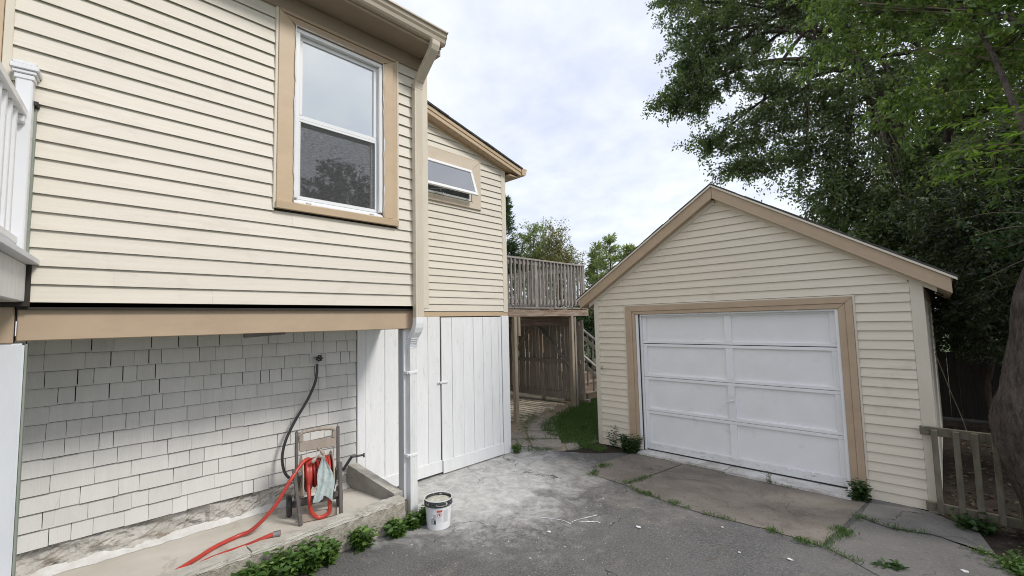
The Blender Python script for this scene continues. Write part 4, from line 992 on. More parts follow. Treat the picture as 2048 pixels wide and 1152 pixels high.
# ---- sectional door: panels set behind stiles and rails
gd = bpy.data.objects.new('garage_door', None); COL.objects.link(gd); gd.parent = garage; gd.location = -garage.location
gd['label'] = 'white overhead door of eight flat panels with worn bottom rail'
DX0, DX1, MX = ci[0]+.080, ci[1]-.037, -2.118
DF = GY+.050
secs = [(-0.022, 0.547), (0.552, 1.054), (1.060, 1.557), (1.567, 2.000)]
for k, (za, zb) in enumerate(secs):
    bot = 0.095 if k == 0 else 0.040
    top = 0.038
    box('rail', 'garage_white_worn' if k == 0 else 'garage_white', gd, DX0, DX1, DF, DF+.040, za, za+bot, 0.003)
    box('rail', 'garage_white', gd, DX0, DX1, DF, DF+.040, zb-top, zb, 0.003)
    za2, zb2 = za+bot+.001, zb-top-.001
    st = .062
    box('stile', 'garage_white', gd, DX0, DX0+st, DF+.001, DF+.039, za2, zb2, 0.002)
    box('stile', 'garage_white', gd, DX1-st, DX1, DF+.001, DF+.039, za2, zb2, 0.002)
    box('stile', 'garage_white', gd, MX-.045, MX+.045, DF+.001, DF+.039, za2, zb2, 0.002)
    for a, b in ((DX0+st-.004, MX-.041), (MX+.041, DX1-st+.004)):
        # slightly bowed panel
        nx, nz = 8, 4; q = random.Random(k*7+int(a*10)); V = []
        for j in range(nz+1):
            for i in range(nx+1):
                u, v = i/nx, j/nz
                V.append((a+(b-a)*u, DF+.028-.006*math.sin(math.pi*u)*math.sin(math.pi*v)+q.uniform(-.0006, .0006), za2-.004+(zb2-za2+.008)*v))
        MB().add(V, [(j*(nx+1)+i, j*(nx+1)+i+1, (j+1)*(nx+1)+i+1, (j+1)*(nx+1)+i) for j in range(nz) for i in range(nx)]).build('panel', 'garage_white', gd, smooth=True)
        for q4 in (((a, za2), (b, za2), .008, 0), ((a, zb2), (b, zb2), .008, 0)):      # thin beads
            (xa, z_a), (xb, z_b), r_, _ = q4
            MB().bar((xa+.005, DF+.020, z_a), (xb-.005, DF+.020, z_b), .014, .010).build('bead', 'garage_white', gd)
MB().box(DX0, DX1, DF+.002, DF+.038, -.036, -.0225).build('rubber_seal', 'black_rubber', gd)
MB().lathe([(.024, 0), (.024, .010), (.012, .014), (.012, .03)], (MX+.012, DF-.03, .835), 14, 'y').build('handle_plate', 'garage_white', gd)
MB().bar((MX-.06, DF-.032, .805), (MX+.03, DF-.032, .828), .012, .014).build('handle', 'garage_white', gd, 0.003)
MB().bar((MX+.012, DF-.008, .87), (MX+.012, DF-.008, .915), .028, .012).build('lock_plate', 'garage_white', gd, 0.003)
MB().tube(spline([(MX-.06, DF-.006, .098), (MX-.04, DF-.035, .078), (MX+.04, DF-.035, .070), (MX+.06, DF-.006, .088)], 6), .007, 6).build('pull', 'garage_white', gd, smooth=True)
for xx in (-1.50, -1.25):
    MB().tube([(xx, DF+.002, .062), (xx, DF-.014, .062)], .012, 8).build('bolt', 'garage_white', gd)
# threshold slab
th = thing('threshold_slab', 'pale paint-splashed concrete sill under the garage door', 'slab', (-2.1, 6.25, -0.08))
rough_block('slab', 'threshold', th, -3.43, -2.178, 6.155, 6.52, -0.10, -0.040, 30, .0015, 31)
rough_block('slab', 'threshold', th, -2.166, -0.86, 6.100, 6.52, -0.10, -0.042, 30, .0015, 32)
struct(box('garage_floor', 'concrete_dark', None, GX0+.07, GX1-.07, 6.53, 11.1, -0.09, -0.06))
hk = MB().tube(spline([(-4.075, GY-.012, 1.185), (-4.075, GY-.045, 1.175), (-4.075, GY-.05, 1.145), (-4.075, GY-.022, 1.135)], 5), .006, 6).build('hook', 'metal_grey', garage, smooth=True)
# ================================================================== rear deck, under-deck fence, stairs
deck = thing('deck', 'weathered raised timber deck with slatted railing behind the house', 'deck', (-7.5, 7.4, 0))
DXF = -6.0
box('rim_beam', 'weathered_wood_y', deck, DXF-.045, DXF, 5.95, 8.76, 2.036, 2.195, 0.004)
box('rim_beam', 'weathered_wood', deck, -9.4, DXF-.046, 8.70, 8.745, 2.036, 2.195, 0.004)
for i in range(24):
    y = 5.0+.155*i
    box('deck_board', 'rail_grey_wood', deck, -9.4, DXF+.02+random.uniform(-.008, .01), y, y+.148, 2.197, 2.224+random.uniform(-.002, .002), 0.002)
for i in range(7):
    box('joist', 'weathered_wood', deck, -9.3+.5*i, -9.26+.5*i, 5.0, 8.69, 2.05, 2.195)
box('inner_beam', 'weathered_wood_y', deck, -6.42, -6.36, 5.6, 8.50, 1.84, 2.030, 0.004)
def dpost(x, y, w=.10, z1=2.034, m='treated_wood'):
    return box('post', m, deck, x-w, x, y-w/2, y+w/2, -0.02, z1, 0.006)
dpost(DXF-.0, 6.275, .080); box('post_block', 'treated_wood', deck, DXF-.045, DXF+.035, 6.317, 6.372, 1.66, 2.034, 0.004)
dpost(DXF-.0, 8.125, .082); dpost(DXF-.02, 8.255, .06, m='weathered_wood')
dpost(-8.9, 6.2, .1, m='weathered_wood'); dpost(-7.7, 6.9, .1, m='weathered_wood')
def railing(axis, fixed, a, b, posts, m='rail_grey_wood'):
    P = lambda t, o, z0, z1, w: ((fixed+o-w/2, fixed+o+w/2, t-w/2, t+w/2, z0, z1) if axis == 'y' else (t-w/2, t+w/2, fixed+o-w/2, fixed+o+w/2, z0, z1))
    def lng(n, o, w, z0, z1):
        q = (fixed+o-w/2, fixed+o+w/2, a, b, z0, z1) if axis == 'y' else (a, b, fixed+o-w/2, fixed+o+w/2, z0, z1)
        box(n, m, deck, *q, 0.004)
    lng('top_rail', 0, .085, 3.185, 3.222); lng('upper_rail', -.018, .035, 3.09, 3.18); lng('lower_rail', -.018, .035, 2.30, 2.385)
    for t in posts: box('rail_post', m, deck, *P(t, -.02, 2.225, 3.184, .085), 0.004)
    n = int((b-a)/.126); t = a+.07
    while t < b-.03:
        if all(abs(t-p) > .065 for p in posts):
            tt = t+random.uniform(-.008, .008)
            box('baluster', m, deck, *P(tt, .020, 2.27+random.uniform(-.01, .01), 3.183, .036), 0.003)
        t += .122
railing('y', DXF-.02, 5.0, 8.64, [5.3, 6.92, 8.60])
railing('x', 8.60, -9.3, DXF-.09, [-9.25, -7.7])
railing('y', -9.3, 5.0, 8.5, [5.1, 6.8])

fence = thing('board_fence', 'dark slatted board fence with diagonal braces under the deck', 'fence', (-7.4, 8.6, 0))
rs = random.Random(3)
x = -8.75
while x < -6.14:
    w = rs.uniform(.085, .105)
    box('board', 'weathered_wood', fence, x, x+w, 8.60, 8.622, 0.10+rs.uniform(-.02, .02), 1.97+rs.uniform(-.05, .03), 0.002)
    x += w+rs.choice([.010, .016, .024, .036])
box('rail', 'weathered_wood', fence, -8.75, -6.14, 8.555, 8.598, 0.92, 1.01, 0.004)
box('rail', 'weathered_wood', fence, -8.75, -6.14, 8.545, 8.598, 0.09, 0.24, 0.004)
box('rail', 'weathered_wood', fence, -8.75, -6.14, 8.555, 8.598, 1.80, 1.90, 0.004)
MB().bar((-7.45, 8.535, 1.90), (-6.22, 8.535, .66), .045, .09, (0, 1, 0)).build('brace', 'rail_grey_wood', fence, 0.004)
MB().bar((-7.55, 8.53, 1.90), (-8.45, 8.53, .80), .045, .09, (0, 1, 0)).build('brace', 'weathered_wood', fence, 0.004)
box('post', 'weathered_wood', fence, -7.34, -7.24, 8.54, 8.599, 0.0, 0.70, 0.004)
fence2 = thing('board_fence', 'dark board fence side closing the space beneath the deck', 'fence', (-9.0, 7.0, 0))
y = 4.9
while y < 8.5:
    w = rs.uniform(.09, .12)
    box('board', 'weathered_wood', fence2, -9.02, -9.0, y, y+w, 0.05, 1.99, 0.002); y += w+rs.choice([.004, .01, .02])
box('rail', 'weathered_wood', fence2, -8.998, -8.96, 4.9, 8.5, .9, 1.0, 0.003)

stairs = thing('wooden_stairs', 'timber stairs with handrails going up beside the deck', 'stairs', (-6.8, 9.5, 0))
RI, TR = 0.19, 0.272
for i in range(9):
    xa = -6.27-TR*i; z = RI*(i+1)
    box('tread', 'stair_wood', stairs, xa-TR-.03, xa+.02, 8.97, 10.15, z-.035, z, 0.004)
    box('riser', 'stair_wood', stairs, xa-.022, xa, 8.99, 10.13, z-RI+.001, z-.036, 0.002)
for yy in (8.985, 10.10):
    MB().hexa([(-6.27, yy, 0.0), (-6.27, yy+.035, 0.0), (-6.27, yy+.035, .14), (-6.27, yy, .14), (-8.75, yy, 1.5), (-8.75, yy+.035, 1.5), (-8.75, yy+.035, 1.90), (-8.75, yy, 1.90)]).build('stringer', 'weathered_wood', stairs)
def hand(y, dz=0.0):
    f = lambda x: 1.105+dz-0.70*(x+6.37)+.0
    MB().bar((-5.92, y, f(-5.92)+.02), (-8.6, y, f(-8.6)+.02), .09, .035).build('handrail', 'rail_grey_wood', stairs, 0.004)
    MB().bar((-5.95, y, f(-5.95)-.20), (-8.6, y, f(-8.6)-.20), .038, .085).build('lower_rail', 'weathered_wood', stairs, 0.004)
    for x in (-6.38, -7.3, -8.2):
        z0 = max(0, .19*math.floor((-6.27-x)/TR+1))
        box('newel_post', 'weathered_wood', stairs, x-.045, x+.045, y-.045, y+.045, z0, f(x), 0.004)
    x = -6.05
    while x > -8.5:
        z0 = f(x)-.24 - (.0 if x > -6.3 else .55)
        box('baluster', 'rail_grey_wood', stairs, x-.017, x+.017, y-.017, y+.017, f(x)-.75 if x < -6.3 else f(x)-.62, f(x)-.005, 0.002)
        x -= .16
hand(8.94); hand(10.15, 0.0)
box('landing_edge', 'weathered_wood', stairs, -6.75, -6.05, 8.72, 8.80, 0.0, 0.09, 0.004)

# paving: bricks under the deck, flagstones on the path
pave = struct(MB().strip([(-9.2, 5.9, -.03), (-9.2, 8.5, -.03)], [(-5.9, 6.0, -.03), (-6.1, 8.4, -.03)], 1).build('patio', 'path_soil'))
bm_ = MB().box(0, 1, 0, 1, 0, 1).mesh('brick', 0.03); bm_.materials.append(MATS['brick_paver'])
rs = random.Random(9); cnt = 0
y = 6.35; r = 0
while y < 8.40 and cnt < 290:
    x = -8.35+(.10 if r % 2 else 0)
    while x < -6.15-.25*(y-6.3):
        o = bpy.data.objects.new('brick', bm_); COL.objects.link(o); o.parent = pave
        o.location = (x, y, -.028+rs.uniform(-.004, .004)); o.scale = (.192, .090, .038); o.rotation_euler = (rs.uniform(-.02, .02), rs.uniform(-.02, .02), rs.uniform(-.03, .03))
        x += .20; cnt += 1
    y += .098*1.75; r += 1
path = bpy.data.objects['path']
stones = [((-4.72, 5.22), (-4.34, 5.52), (-4.62, 5.84), (-5.05, 5.52)), ((-5.08, 5.55), (-4.66, 5.86), (-5.0, 6.20), (-5.42, 5.86)), ((-4.98, 5.0), (-4.76, 5.20), (-5.06, 5.47), (-5.26, 5.26)),
          ((-5.30, 5.30), (-5.08, 5.50), (-5.42, 5.82), (-5.66, 5.60)), ((-4.30, 5.56), (-4.22, 5.80), (-4.42, 6.02), (-4.60, 5.87)), ((-5.46, 5.90), (-5.05, 6.24), (-5.36, 6.60), (-5.76, 6.25)),
          ((-5.80, 6.30), (-5.40, 6.64), (-5.62, 7.05), (-5.98, 6.75))]
for sps in stones:
    c = sum((Vector(p) for p in sps), Vector((0, 0)))/4; q = []
    for a, b in zip(sps, sps[1:]+sps[:1]):
        for t in (0.06, .36, .66, .94):
            p = Vector(a).lerp(Vector(b), t); p = p+(c-p)*rs.uniform(.01, .06); q.append((p.x, p.y))
    h = rs.uniform(.010, .022)+gz(c.x, c.y)
    MB().prism(q, 'z', h-.06, h).build('paving_stone', 'flagstone', path, 0.006)

# ================================================================== hose reel, hoses, rag, tap
FZ = 0.19
reel = thing('hose_reel_cart', 'brown and taupe hose reel cart on the concrete floor', 'hose reel', (-4.40, 1.75, FZ))
def legs(y, s):
    # front leg, handle side and slanting side frame, all moulded bars
    MB().bar((-4.165, y-.03*s if s < 0 else y+.01, FZ), (-4.185, y+.03*s if s < 0 else y, FZ+.49), .040, .032, (0, 1, 0)).build('front_leg', 'reel_brown', reel, 0.006, 2)
    MB().bar((-4.275, y, FZ+.30), (-4.300, y, .985), .034, .028, (0, 1, 0)).build('handle_side', 'reel_brown', reel, 0.006, 2)
    MB().bar((-4.190, y-.02*s, FZ+.44), (-4.50, y-.018*s, FZ+.13), .036, .03, (0, 1, 0)).build('side_frame', 'reel_brown', reel, 0.005, 2)
RY0, RY1 = 1.588, 1.945
legs(RY0, -1); legs(RY1, 1)
MB().bar((-4.44, RY0-.02, FZ+.10), (-4.44, RY1+.02, FZ+.10), .06, .05).build('axle_beam', 'reel_brown', reel, 0.006, 2)
MB().bar((-4.28, RY0, FZ+.17), (-4.28, RY1, FZ+.17), .03, .05).build('cross_bar', 'reel_brown', reel, 0.006, 2)
MB().hexa([(-4.20, RY0+.03, FZ+.005), (-4.20, RY1-.02, FZ+.005), (-4.235, RY1-.02, FZ+.005), (-4.235, RY0+.03, FZ+.005), (-4.195, RY0+.03, FZ+.075), (-4.195, RY1-.02, FZ+.075), (-4.225, RY1-.02, FZ+.075), (-4.225, RY0+.03, FZ+.075)]).build('foot_bar', 'reel_taupe', reel, 0.005, 2)
for s, y in ((-1, RY0-.045), (1, RY1+.040)):
    w = MB().lathe([(.030, -.022), (.088, -.020), (.095, -.012), (.095, .012), (.088, .020), (.030, .022)], (-4.44, y, FZ+.095), 24, 'y').build('wheel', 'black_rubber', reel, smooth=False)
    MB().lathe([(.010, -.026), (.028, -.024), (.028, .024), (.010, .026)], (-4.44, y, FZ+.095), 12, 'y').build('hub', 'reel_brown', w)
# handle plate with grip opening
hp = MB()
def hxz(t): return -4.288-.012*((t-.61)/(.985-.61))
for (ya, yb, za, zb) in ((RY0+.02, RY1-.02, .80, .885), (RY0+.016, RY0+.055, .886, .945), (RY1-.055, RY1-.016, .886, .945)):
    hp.hexa([(hxz(za)-.02, ya, za), (hxz(za)+.022, ya, za), (hxz(za)+.022, yb, za), (hxz(za)-.02, yb, za), (hxz(zb)-.02, ya, zb), (hxz(zb)+.022, ya, zb), (hxz(zb)+.022, yb, zb), (hxz(zb)-.02, yb, zb)])
hp.build('handle_plate', 'reel_taupe', reel, 0.006, 2)
pts = spline([(hxz(.945), RY0+.022, .945), (hxz(.968), RY0+.06, .970), (hxz(.975), (RY0+RY1)/2, .980), (hxz(.968), RY1-.06, .970), (hxz(.945), RY1-.022, .945)], 8)
MB().tube(pts, [.017+.003*math.sin(i*1.9) for i in range(len(pts))], 8).build('handle_grip', 'reel_taupe', reel, smooth=True)
DC = (-4.36, 0.56)
for y, m in ((RY0+.048, 'reel_cream'), (RY1-.048, 'reel_cream')):
    MB().lathe([(.03, -.004), (.178, -.006), (.186, 0.0), (.178, .006), (.03, .004)], (DC[0], y, DC[1]), 36, 'y').build('drum_flange', m, reel)
MB().lathe([(.055, RY0+.05), (.055, RY1-.05)], (DC[0], 0, DC[1]), 20, 'y').build('drum_core', 'reel_brown', reel, smooth=False)
# crank
MB().tube([(DC[0], RY1+.0, DC[1]), (DC[0], RY1+.055, DC[1])], .014, 8).build('crank_shaft', 'black_rubber', reel)
MB().bar((DC[0]+.01, RY1+.055, DC[1]-.015), (DC[0]+.015, RY1+.14, DC[1]+.105), .022, .03, (1, 0, 0)).build('crank_arm', 'black_rubber', reel, 0.004)
MB().tube([(DC[0]+.015, RY1+.13, DC[1]+.100), (DC[0]+.01, RY1+.26, DC[1]+.098)], [.011, .010], 8).build('crank_grip', 'black_rubber', reel)
MB().tube([(DC[0]+.01, RY1+.255, DC[1]+.115), (DC[0]+.01, RY1+.255, DC[1]+.075)], .008, 6).build('crank_knob', 'black_rubber', reel)

hose = thing('garden_hose', 'red garden hose coiled on the reel and trailing over the concrete floor', 'hose', (-4.3, 1.4, FZ))
coil = []
turns, R0 = 7.0, 0.125
ly, ry = RY0+.070, RY1-.070
for lay, R_ in ((0, .080), (1, .110), (2, .140)):
    for i in range(int(6.5*22)):
        a = 2*math.pi*i/22; t = i/(6.5*22)
        yy = ly+(ry-ly)*(t if lay % 2 == 0 else 1-t)
        if lay == 2: yy = RY0+.085+.065*t if t < .5 else RY1-.15+.08*(t-.5)*2
        coil.append((DC[0]+R_*math.cos(a)*1.0, yy, DC[1]+R_*math.sin(a)))
MB().tube(coil, .0145, 7).build('coil', 'red_hose', hose, smooth=True)
lead = spline([(DC[0]+.02, RY0+.12, DC[1]+.15), (DC[0]+.06, RY0+.085, DC[1]+.165), (-4.27, RY0+.02, .700), (-4.22, 1.50, .60), (-4.25, 1.38, .40), (-4.32, 1.24, .245), (-4.36, 1.14, .212), (-4.30, .97, .2095), (-4.20, .83, .2095), (-4.11, .70, .2095), (-4.04, .57, .2095), (-4.02, .3, .2095)], 10)
MB().tube(lead, .0165, 10).build('hose_run', 'red_hose', hose, smooth=True)
tail = spline([(-3.955, 1.335, .292), (-3.985, 1.27, .286), (-4.055, 1.14, .240), (-4.12, 1.0, .2095), (-4.10, .87, .2095), (-4.045, .76, .2095), (-4.02, .6, .2095)], 8)
MB().tube(tail, .0165, 10).build('hose_end', 'red_hose', hose, smooth=True)
MB().tube([(-3.955, 1.335, .292), (-3.978, 1.290, .290)], .0215, 12).build('coupling', 'metal_grey', hose)
loop = spline([(DC[0]+.12, RY0+.10, .52), (-4.19, RY0+.10, .40), (-4.185, RY0+.115, .29), (-4.20, RY0+.16, .222), (-4.20, RY0+.215, .212), (-4.195, RY0+.27, .245), (-4.19, RY1-.085, .33), (-4.20, RY1-.07, .46), (DC[0]+.12, RY1-.075, .60)], 8)
MB().tube(loop, .0180, 10).build('hanging_loop', 'red_hose', hose, smooth=True)

def turn(o, piv, ang):      # turn a finished piece about a vertical axis
    R_ = Matrix.Translation(piv) @ Matrix.Rotation(ang, 4, 'Z') @ Matrix.Translation(-Vector(piv))
    o.data.transform(R_)
PIV, RANG = (-4.30, 1.76, 0), rad(-15)
for o in reel.children_recursive:
    turn(o, PIV, RANG)
for o in hose.children:
    if o.name.startswith(('coil', 'hanging_loop')): turn(o, PIV, RANG)
# rag tied over the reel
rag = MB(); nu, nv = 22, 30; q = random.Random(4); V = []
for side in (0, 1):
    for j in range(nv+1):
        v = j/nv
        wdt = .012+.075*sstep(0, .55, v)+.012*math.sin(v*7)
        cx = 1.775+.012*v-.03*sstep(.5, 1, v)
        for i in range(nu+1):
            u = i/nu*2-1
            x = -4.145-.045*(1-v)**2+.014*math.sin(u*6.5+v*3)*(.35+v)+.008*math.sin(u*15+v*9)+(.0 if side == 0 else -.006)
            zz = .735-.345*v-.030*abs(u)*v+.028*v*math.sin(u*3.1+.5)-.035*u*v
            V.append((x, cx+u*wdt, zz))
n1_ = (nu+1)*(nv+1)
fs = [(j*(nu+1)+i, j*(nu+1)+i+1, (j+1)*(nu+1)+i+1, (j+1)*(nu+1)+i) for j in range(nv) for i in range(nu)]
fs += [tuple(x+n1_ for x in f)[::-1] for f in fs]
rag.add(V, fs)
ro = rag.build('rag', 'cloth_mint', smooth=True); tag(ro, 'mint green cloth rag hanging over the hose reel', 'rag')
kn = MB().tube(spline([(-4.24, 1.69, .70), (-4.235, 1.735, .742), (-4.215, 1.772, .742), (-4.205, 1.785, .720), (-4.225, 1.790, .762), (-4.25, 1.765, .800), (-4.26, 1.752, .815)], 6), [.014+.006*math.sin(i*.8) for i in range(37)], 8)
kn.build('knot', 'reel_taupe', ro, smooth=True)

tap = thing('wall_tap', 'black wall tap with round handle on the white shingles', 'tap', (XE, 1.93, 1.60))
MB().tube([(XE+.005, 1.925, 1.615), (XE+.07, 1.925, 1.612)], .012, 8).build('pipe', 'metal_grey', tap)
MB().tube(spline([(XE+.05, 1.925, 1.615), (XE+.075, 1.925, 1.60), (XE+.08, 1.925, 1.565), (XE+.08, 1.925, 1.54)], 4), .013, 8).build('spout', 'metal_grey', tap, smooth=True)
tv = []
for i in range(7):
    a = 2*math.pi*i/7; c = Vector((XE+.10, 1.94+.026*math.cos(a), 1.612+.026*math.sin(a)))
    MB().lathe([(.001, -.011), (.009, -.008), (.011, 0), (.009, .008), (.001, .011)], c, 8, 'x').build('handle_lobe', 'black_rubber', tap, smooth=True)
MB().lathe([(.001, -.014), (.014, -.010), (.014, .010), (.001, .014)], (XE+.10, 1.94, 1.612), 10, 'x').build('handle_hub', 'black_rubber', tap)
box('wall_plate', 'shingle_paint', tap, XE+.008, XE+.016, 1.875, 1.985, 1.560, 1.665, 0.003)
sup = MB().tube(spline([(XE+.08, 1.925, 1.55), (XE+.085, 1.922, 1.46), (XE+.09, 1.895, 1.34), (XE+.095, 1.815, 1.18), (XE+.10, 1.70, 1.00), (XE+.11, 1.615, .83), (XE+.12, 1.585, .68), (XE+.15, 1.60, .55), (XE+.20, 1.64, .49), (XE+.30, 1.66, .50)], 10), .0135, 10).build('supply_hose', 'black_hose', smooth=True)
tag(sup, 'black rubber hose curving from the wall tap down to the reel', 'hose')

# ================================================================== paint bucket
bk = thing('paint_bucket', 'white plastic paint bucket with black rim beside the downspout', 'bucket', (-3.645, 2.665, 0))
BC = (-3.645, 2.665, 0.0)
MB().lathe([(.118, .004), (.126, .0), (.143, .245), (.139, .245), (.122, .012), (.02, .012)], BC, 40).build('body', 'bucket_white', bk, smooth=False)
MB().lathe([(.144, .235), (.152, .238), (.154, .275), (.150, .298), (.146, .298), (.143, .24)], BC, 40, closed=True).build('rim', 'bucket_rim', bk)
MB().lathe([(.146, .296), (.1525, .297), (.1525, .304), (.146, .304)], BC, 40, closed=True).build('lip', 'bucket_white', bk)
MB().lathe([(.1425, .268), (.08, .276), (.02, .272)], BC, 30).build('dried_paint', 'dried_paint', bk)
def patch(name, mat, a0, a1, z0, z1, off=.0012):
    n = 10; V = []
    for i in range(n+1):
        a = a0+(a1-a0)*i/n
        for z in (z0, z1):
            r = .126+.017*z/.245+off; V.append((BC[0]+r*math.cos(a), BC[1]+r*math.sin(a), z))
    MB().add(V, [(2*i, 2*i+2, 2*i+3, 2*i+1) for i in range(n)]).build(name, mat, bk)
bk.scale = (.88, .88, .88)
va = math.atan2(-BC[1], -BC[0])              # towards the viewer side of the yard
patch('label', 'bucket_white', va-.75, va+1.0, .045, .228, .0008)
patch('label_panel', 'print_lightgrey', va+.40, va+.86, .075, .205, .0014)
patch('label_print', 'print_red', va-.13, va+.30, .190, .212, .0018)
patch('label_print', 'print_lightgrey', va-.13, va+.30, .086, .188, .0016)
patch('label_panel', 'bucket_white', va-.115, va+.285, .092, .186, .0022)
for k in range(5): patch('label_print', 'print_grey', va-.08, va+.25-.04*(k % 2), .100+.007*k, .1025+.007*k, .0026)
for k in range(14): patch('label_print', 'print_grey', va+.43, va+.82-.06*(k % 3), .082+.0085*k, .085+.0085*k, .0020)
ring = []
for i in range(25):
    a = 2*math.pi*i/24; aa = va+.085+.17*math.cos(a); z = .163+.022*math.sin(a); r = .126+.017*z/.245+.003
    ring.append((BC[0]+r*math.cos(aa), BC[1]+r*math.sin(aa), z))
MB().tube(ring, .0022, 5).build('warning_symbol', 'print_red', bk, smooth=True)
patch('warning_symbol', 'print_black', va+.03, va+.14, .152, .172, .0028)
def pline(a0, z0, a1, z1):
    pts = []
    for t in np.linspace(0, 1, 6):
        aa = va+a0+(a1-a0)*t; z = z0+(z1-z0)*t; r = .126+.017*z/.245+.0034; pts.append((BC[0]+r*math.cos(aa), BC[1]+r*math.sin(aa), z))
    MB().tube(pts, .0018, 5).build('warning_symbol', 'print_red', bk)
pline(-.03, .178, .20, .148)
patch('label_print', 'print_grey', va-.62, va-.20, .06, .165, .0014)
patch('label_print', 'print_black', va-.36, va-.22, .064, .108, .0020)
patch('label_print', 'print_black', va-.46, va-.40, .110, .128, .0020)
patch('label_print', 'bucket_white', va-.60, va-.40, .12, .16, .0018)
MB().tube(spline([(BC[0]+.152*math.cos(va+1.6), BC[1]+.152*math.sin(va+1.6), .262), (BC[0]+.165*math.cos(va+1.0), BC[1]+.165*math.sin(va+1.0), .250), (BC[0]+.166*math.cos(va), BC[1]+.166*math.sin(va), .262), (BC[0]+.165*math.cos(va-1.0), BC[1]+.165*math.sin(va-1.0), .245), (BC[0]+.152*math.cos(va-1.6), BC[1]+.152*math.sin(va-1.6), .262)], 8), .0022, 6).build('wire_handle', 'metal_grey', bk, smooth=True)

# ================================================================== gate beside the garage
gate = thing('wooden_gate', 'weathered picket gate panel beside the garage corner', 'gate', (0.15, 6.24, -0.08))
MB().bar((-.262, 6.238, .745), (.62, 6.238, .735), .040, .085).build('rail', 'gate_wood', gate, 0.004)
MB().bar((-.262, 6.238, .000), (.62, 6.238, -.012), .040, .085).build('rail', 'gate_wood', gate, 0.004)
for i, x in enumerate((-.155, .000, .128, .262, .395, .52)):
    box('picket', 'gate_wood', gate, x-.024, x+.024, 6.18, 6.216, -.04, .765+.004*i % .02, 0.004)
MB().tube([(-.20, 6.216, .735), (-.20, 6.208, .735)], .006, 6).build('nail', 'metal_grey', gate)
MB().tube([(-.20, 6.216, .005), (-.20, 6.206, .005)], .007, 6).build('nail', 'metal_grey', gate)

# dark fence far behind the garage side
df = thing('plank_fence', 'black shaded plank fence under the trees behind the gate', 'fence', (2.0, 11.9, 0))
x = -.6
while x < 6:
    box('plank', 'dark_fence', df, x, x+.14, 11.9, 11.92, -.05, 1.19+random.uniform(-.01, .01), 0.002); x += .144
# ================================================================== trees
def tree(name, label, base, trunk, blobs, leafm, leaf=(.10, .055), per=26, tl=(.5, 1.0), seed=1, group=None, twig_r=.006, droop=.25,
         barkm='bark', limb_r=.05, sag=0.0, twig_mat='twig', rise=0.1, trunk_n=12, cat='tree', spread=0.10, limbs_at=None, trunk_name='trunk', tip=False):
    """trunk: list of (x,y,z,r); blobs: (cx,cy,cz,rx,ry,rz,ntwigs)"""
    global rng
    rng = np.random.default_rng(seed); q = random.Random(seed)
    t = thing(name, label, cat, base, group)
    tp = [Vector(p[:3]) for p in trunk]; tr = [p[3] for p in trunk]
    sp = spline(tp, 6 if trunk_n < 16 else 14); rr = np.interp(np.linspace(0, 1, len(sp)), np.linspace(0, 1, len(tr)), tr)
    mb = MB(); mb.tube(sp, [float(r)*(1+.006*math.sin(i*1.3)) for i, r in enumerate(rr)], trunk_n)
    if trunk_n >= 16:      # furrowed bark and burls on the near trunk
        for i, v in enumerate(mb.v):
            k, j = divmod(i, trunk_n); c = sp[k]; a = 2*math.pi*j/trunk_n
            f = 1+.020*math.sin(a*13+k*.22)+.012*math.sin(a*21-k*.3)+.020*math.sin(a*3+k*.12)+q.uniform(-.012, .012)
            mb.v[i] = tuple(c+(Vector(v)-c)*f)
    P, D, TA, TB, TRA = [], [], [], [], []
    fork = sp[int(len(sp)*.72):] if not limbs_at else [Vector(limbs_at)]
    for (cx, cy, cz, rx, ry, rz, nt) in blobs:
        C = np.array([cx, cy, cz]); Rv = np.array([rx, ry, rz])
        s = fork[q.randrange(len(fork))]; c = Vector(C)
        mid = s.lerp(c, .5)+Vector((q.uniform(-.2, .2), q.uniform(-.2, .2), rise*(c-s).length))
        ln = spline([s, mid, c], 6); L_ = (c-s).length
        mb.tube(ln, [limb_r*(1-.75*i/(len(ln)-1))+.006 for i in range(len(ln))], 6)
        ln = np.array([tuple(p) for p in ln])
        u = unit(rng.normal(size=(nt, 3))); rad_ = rng.uniform(0.18, 1.0, size=(nt, 1))**0.55
        S = C+u*rad_*Rv
        dirs = unit(u*np.array([1, 1, .7])+rng.normal(size=(nt, 3))*.55+np.array([0, 0, -droop]))
        ls = rng.uniform(tl[0], tl[1], size=(nt, 1)); A = S-dirs*ls*.5; B = S+dirs*ls*.5
        TA.append(A); TB.append(B); TRA.append(np.full(nt, twig_r))
        # secondary branches joining a third of the twigs to the limb
        k = max(1, nt//4); idx = rng.integers(0, nt, k); near = ln[rng.integers(len(ln)//2, len(ln), k)]
        TA.append(near); TB.append(A[idx]); TRA.append(np.full(k, twig_r*1.8))
        m = per
        tt = rng.uniform(0.05, 1.0, size=(nt, m, 1)); 
        pts = A[:, None]+(B-A)[:, None]*tt + rng.normal(size=(nt, m, 3))*spread*ls[:, None]*.6
        pts[..., 2] -= sag*(tt[..., 0]**2)
        ld = unit(dirs[:, None]*.5+rng.normal(size=(nt, m, 3))*.7+np.array([0, 0, -.25]))
        P.append(pts.reshape(-1, 3)); D.append(ld.reshape(-1, 3))
    mb.build(trunk_name, barkm, t, smooth=True)
    P = np.concatenate(P); D = np.concatenate(D); n = len(P)
    sc = rng.uniform(.65, 1.25, n)
    me = leaf_mesh('crown', P, D, leaf[0]*sc, leaf[1]*sc)
    link('crown', me, leafm, t)
    A = np.concatenate(TA); B = np.concatenate(TB); R_ = np.concatenate(TRA)
    link('branches', sticks('branches', A, B, R_, R_*.35), twig_mat, t)
    return t

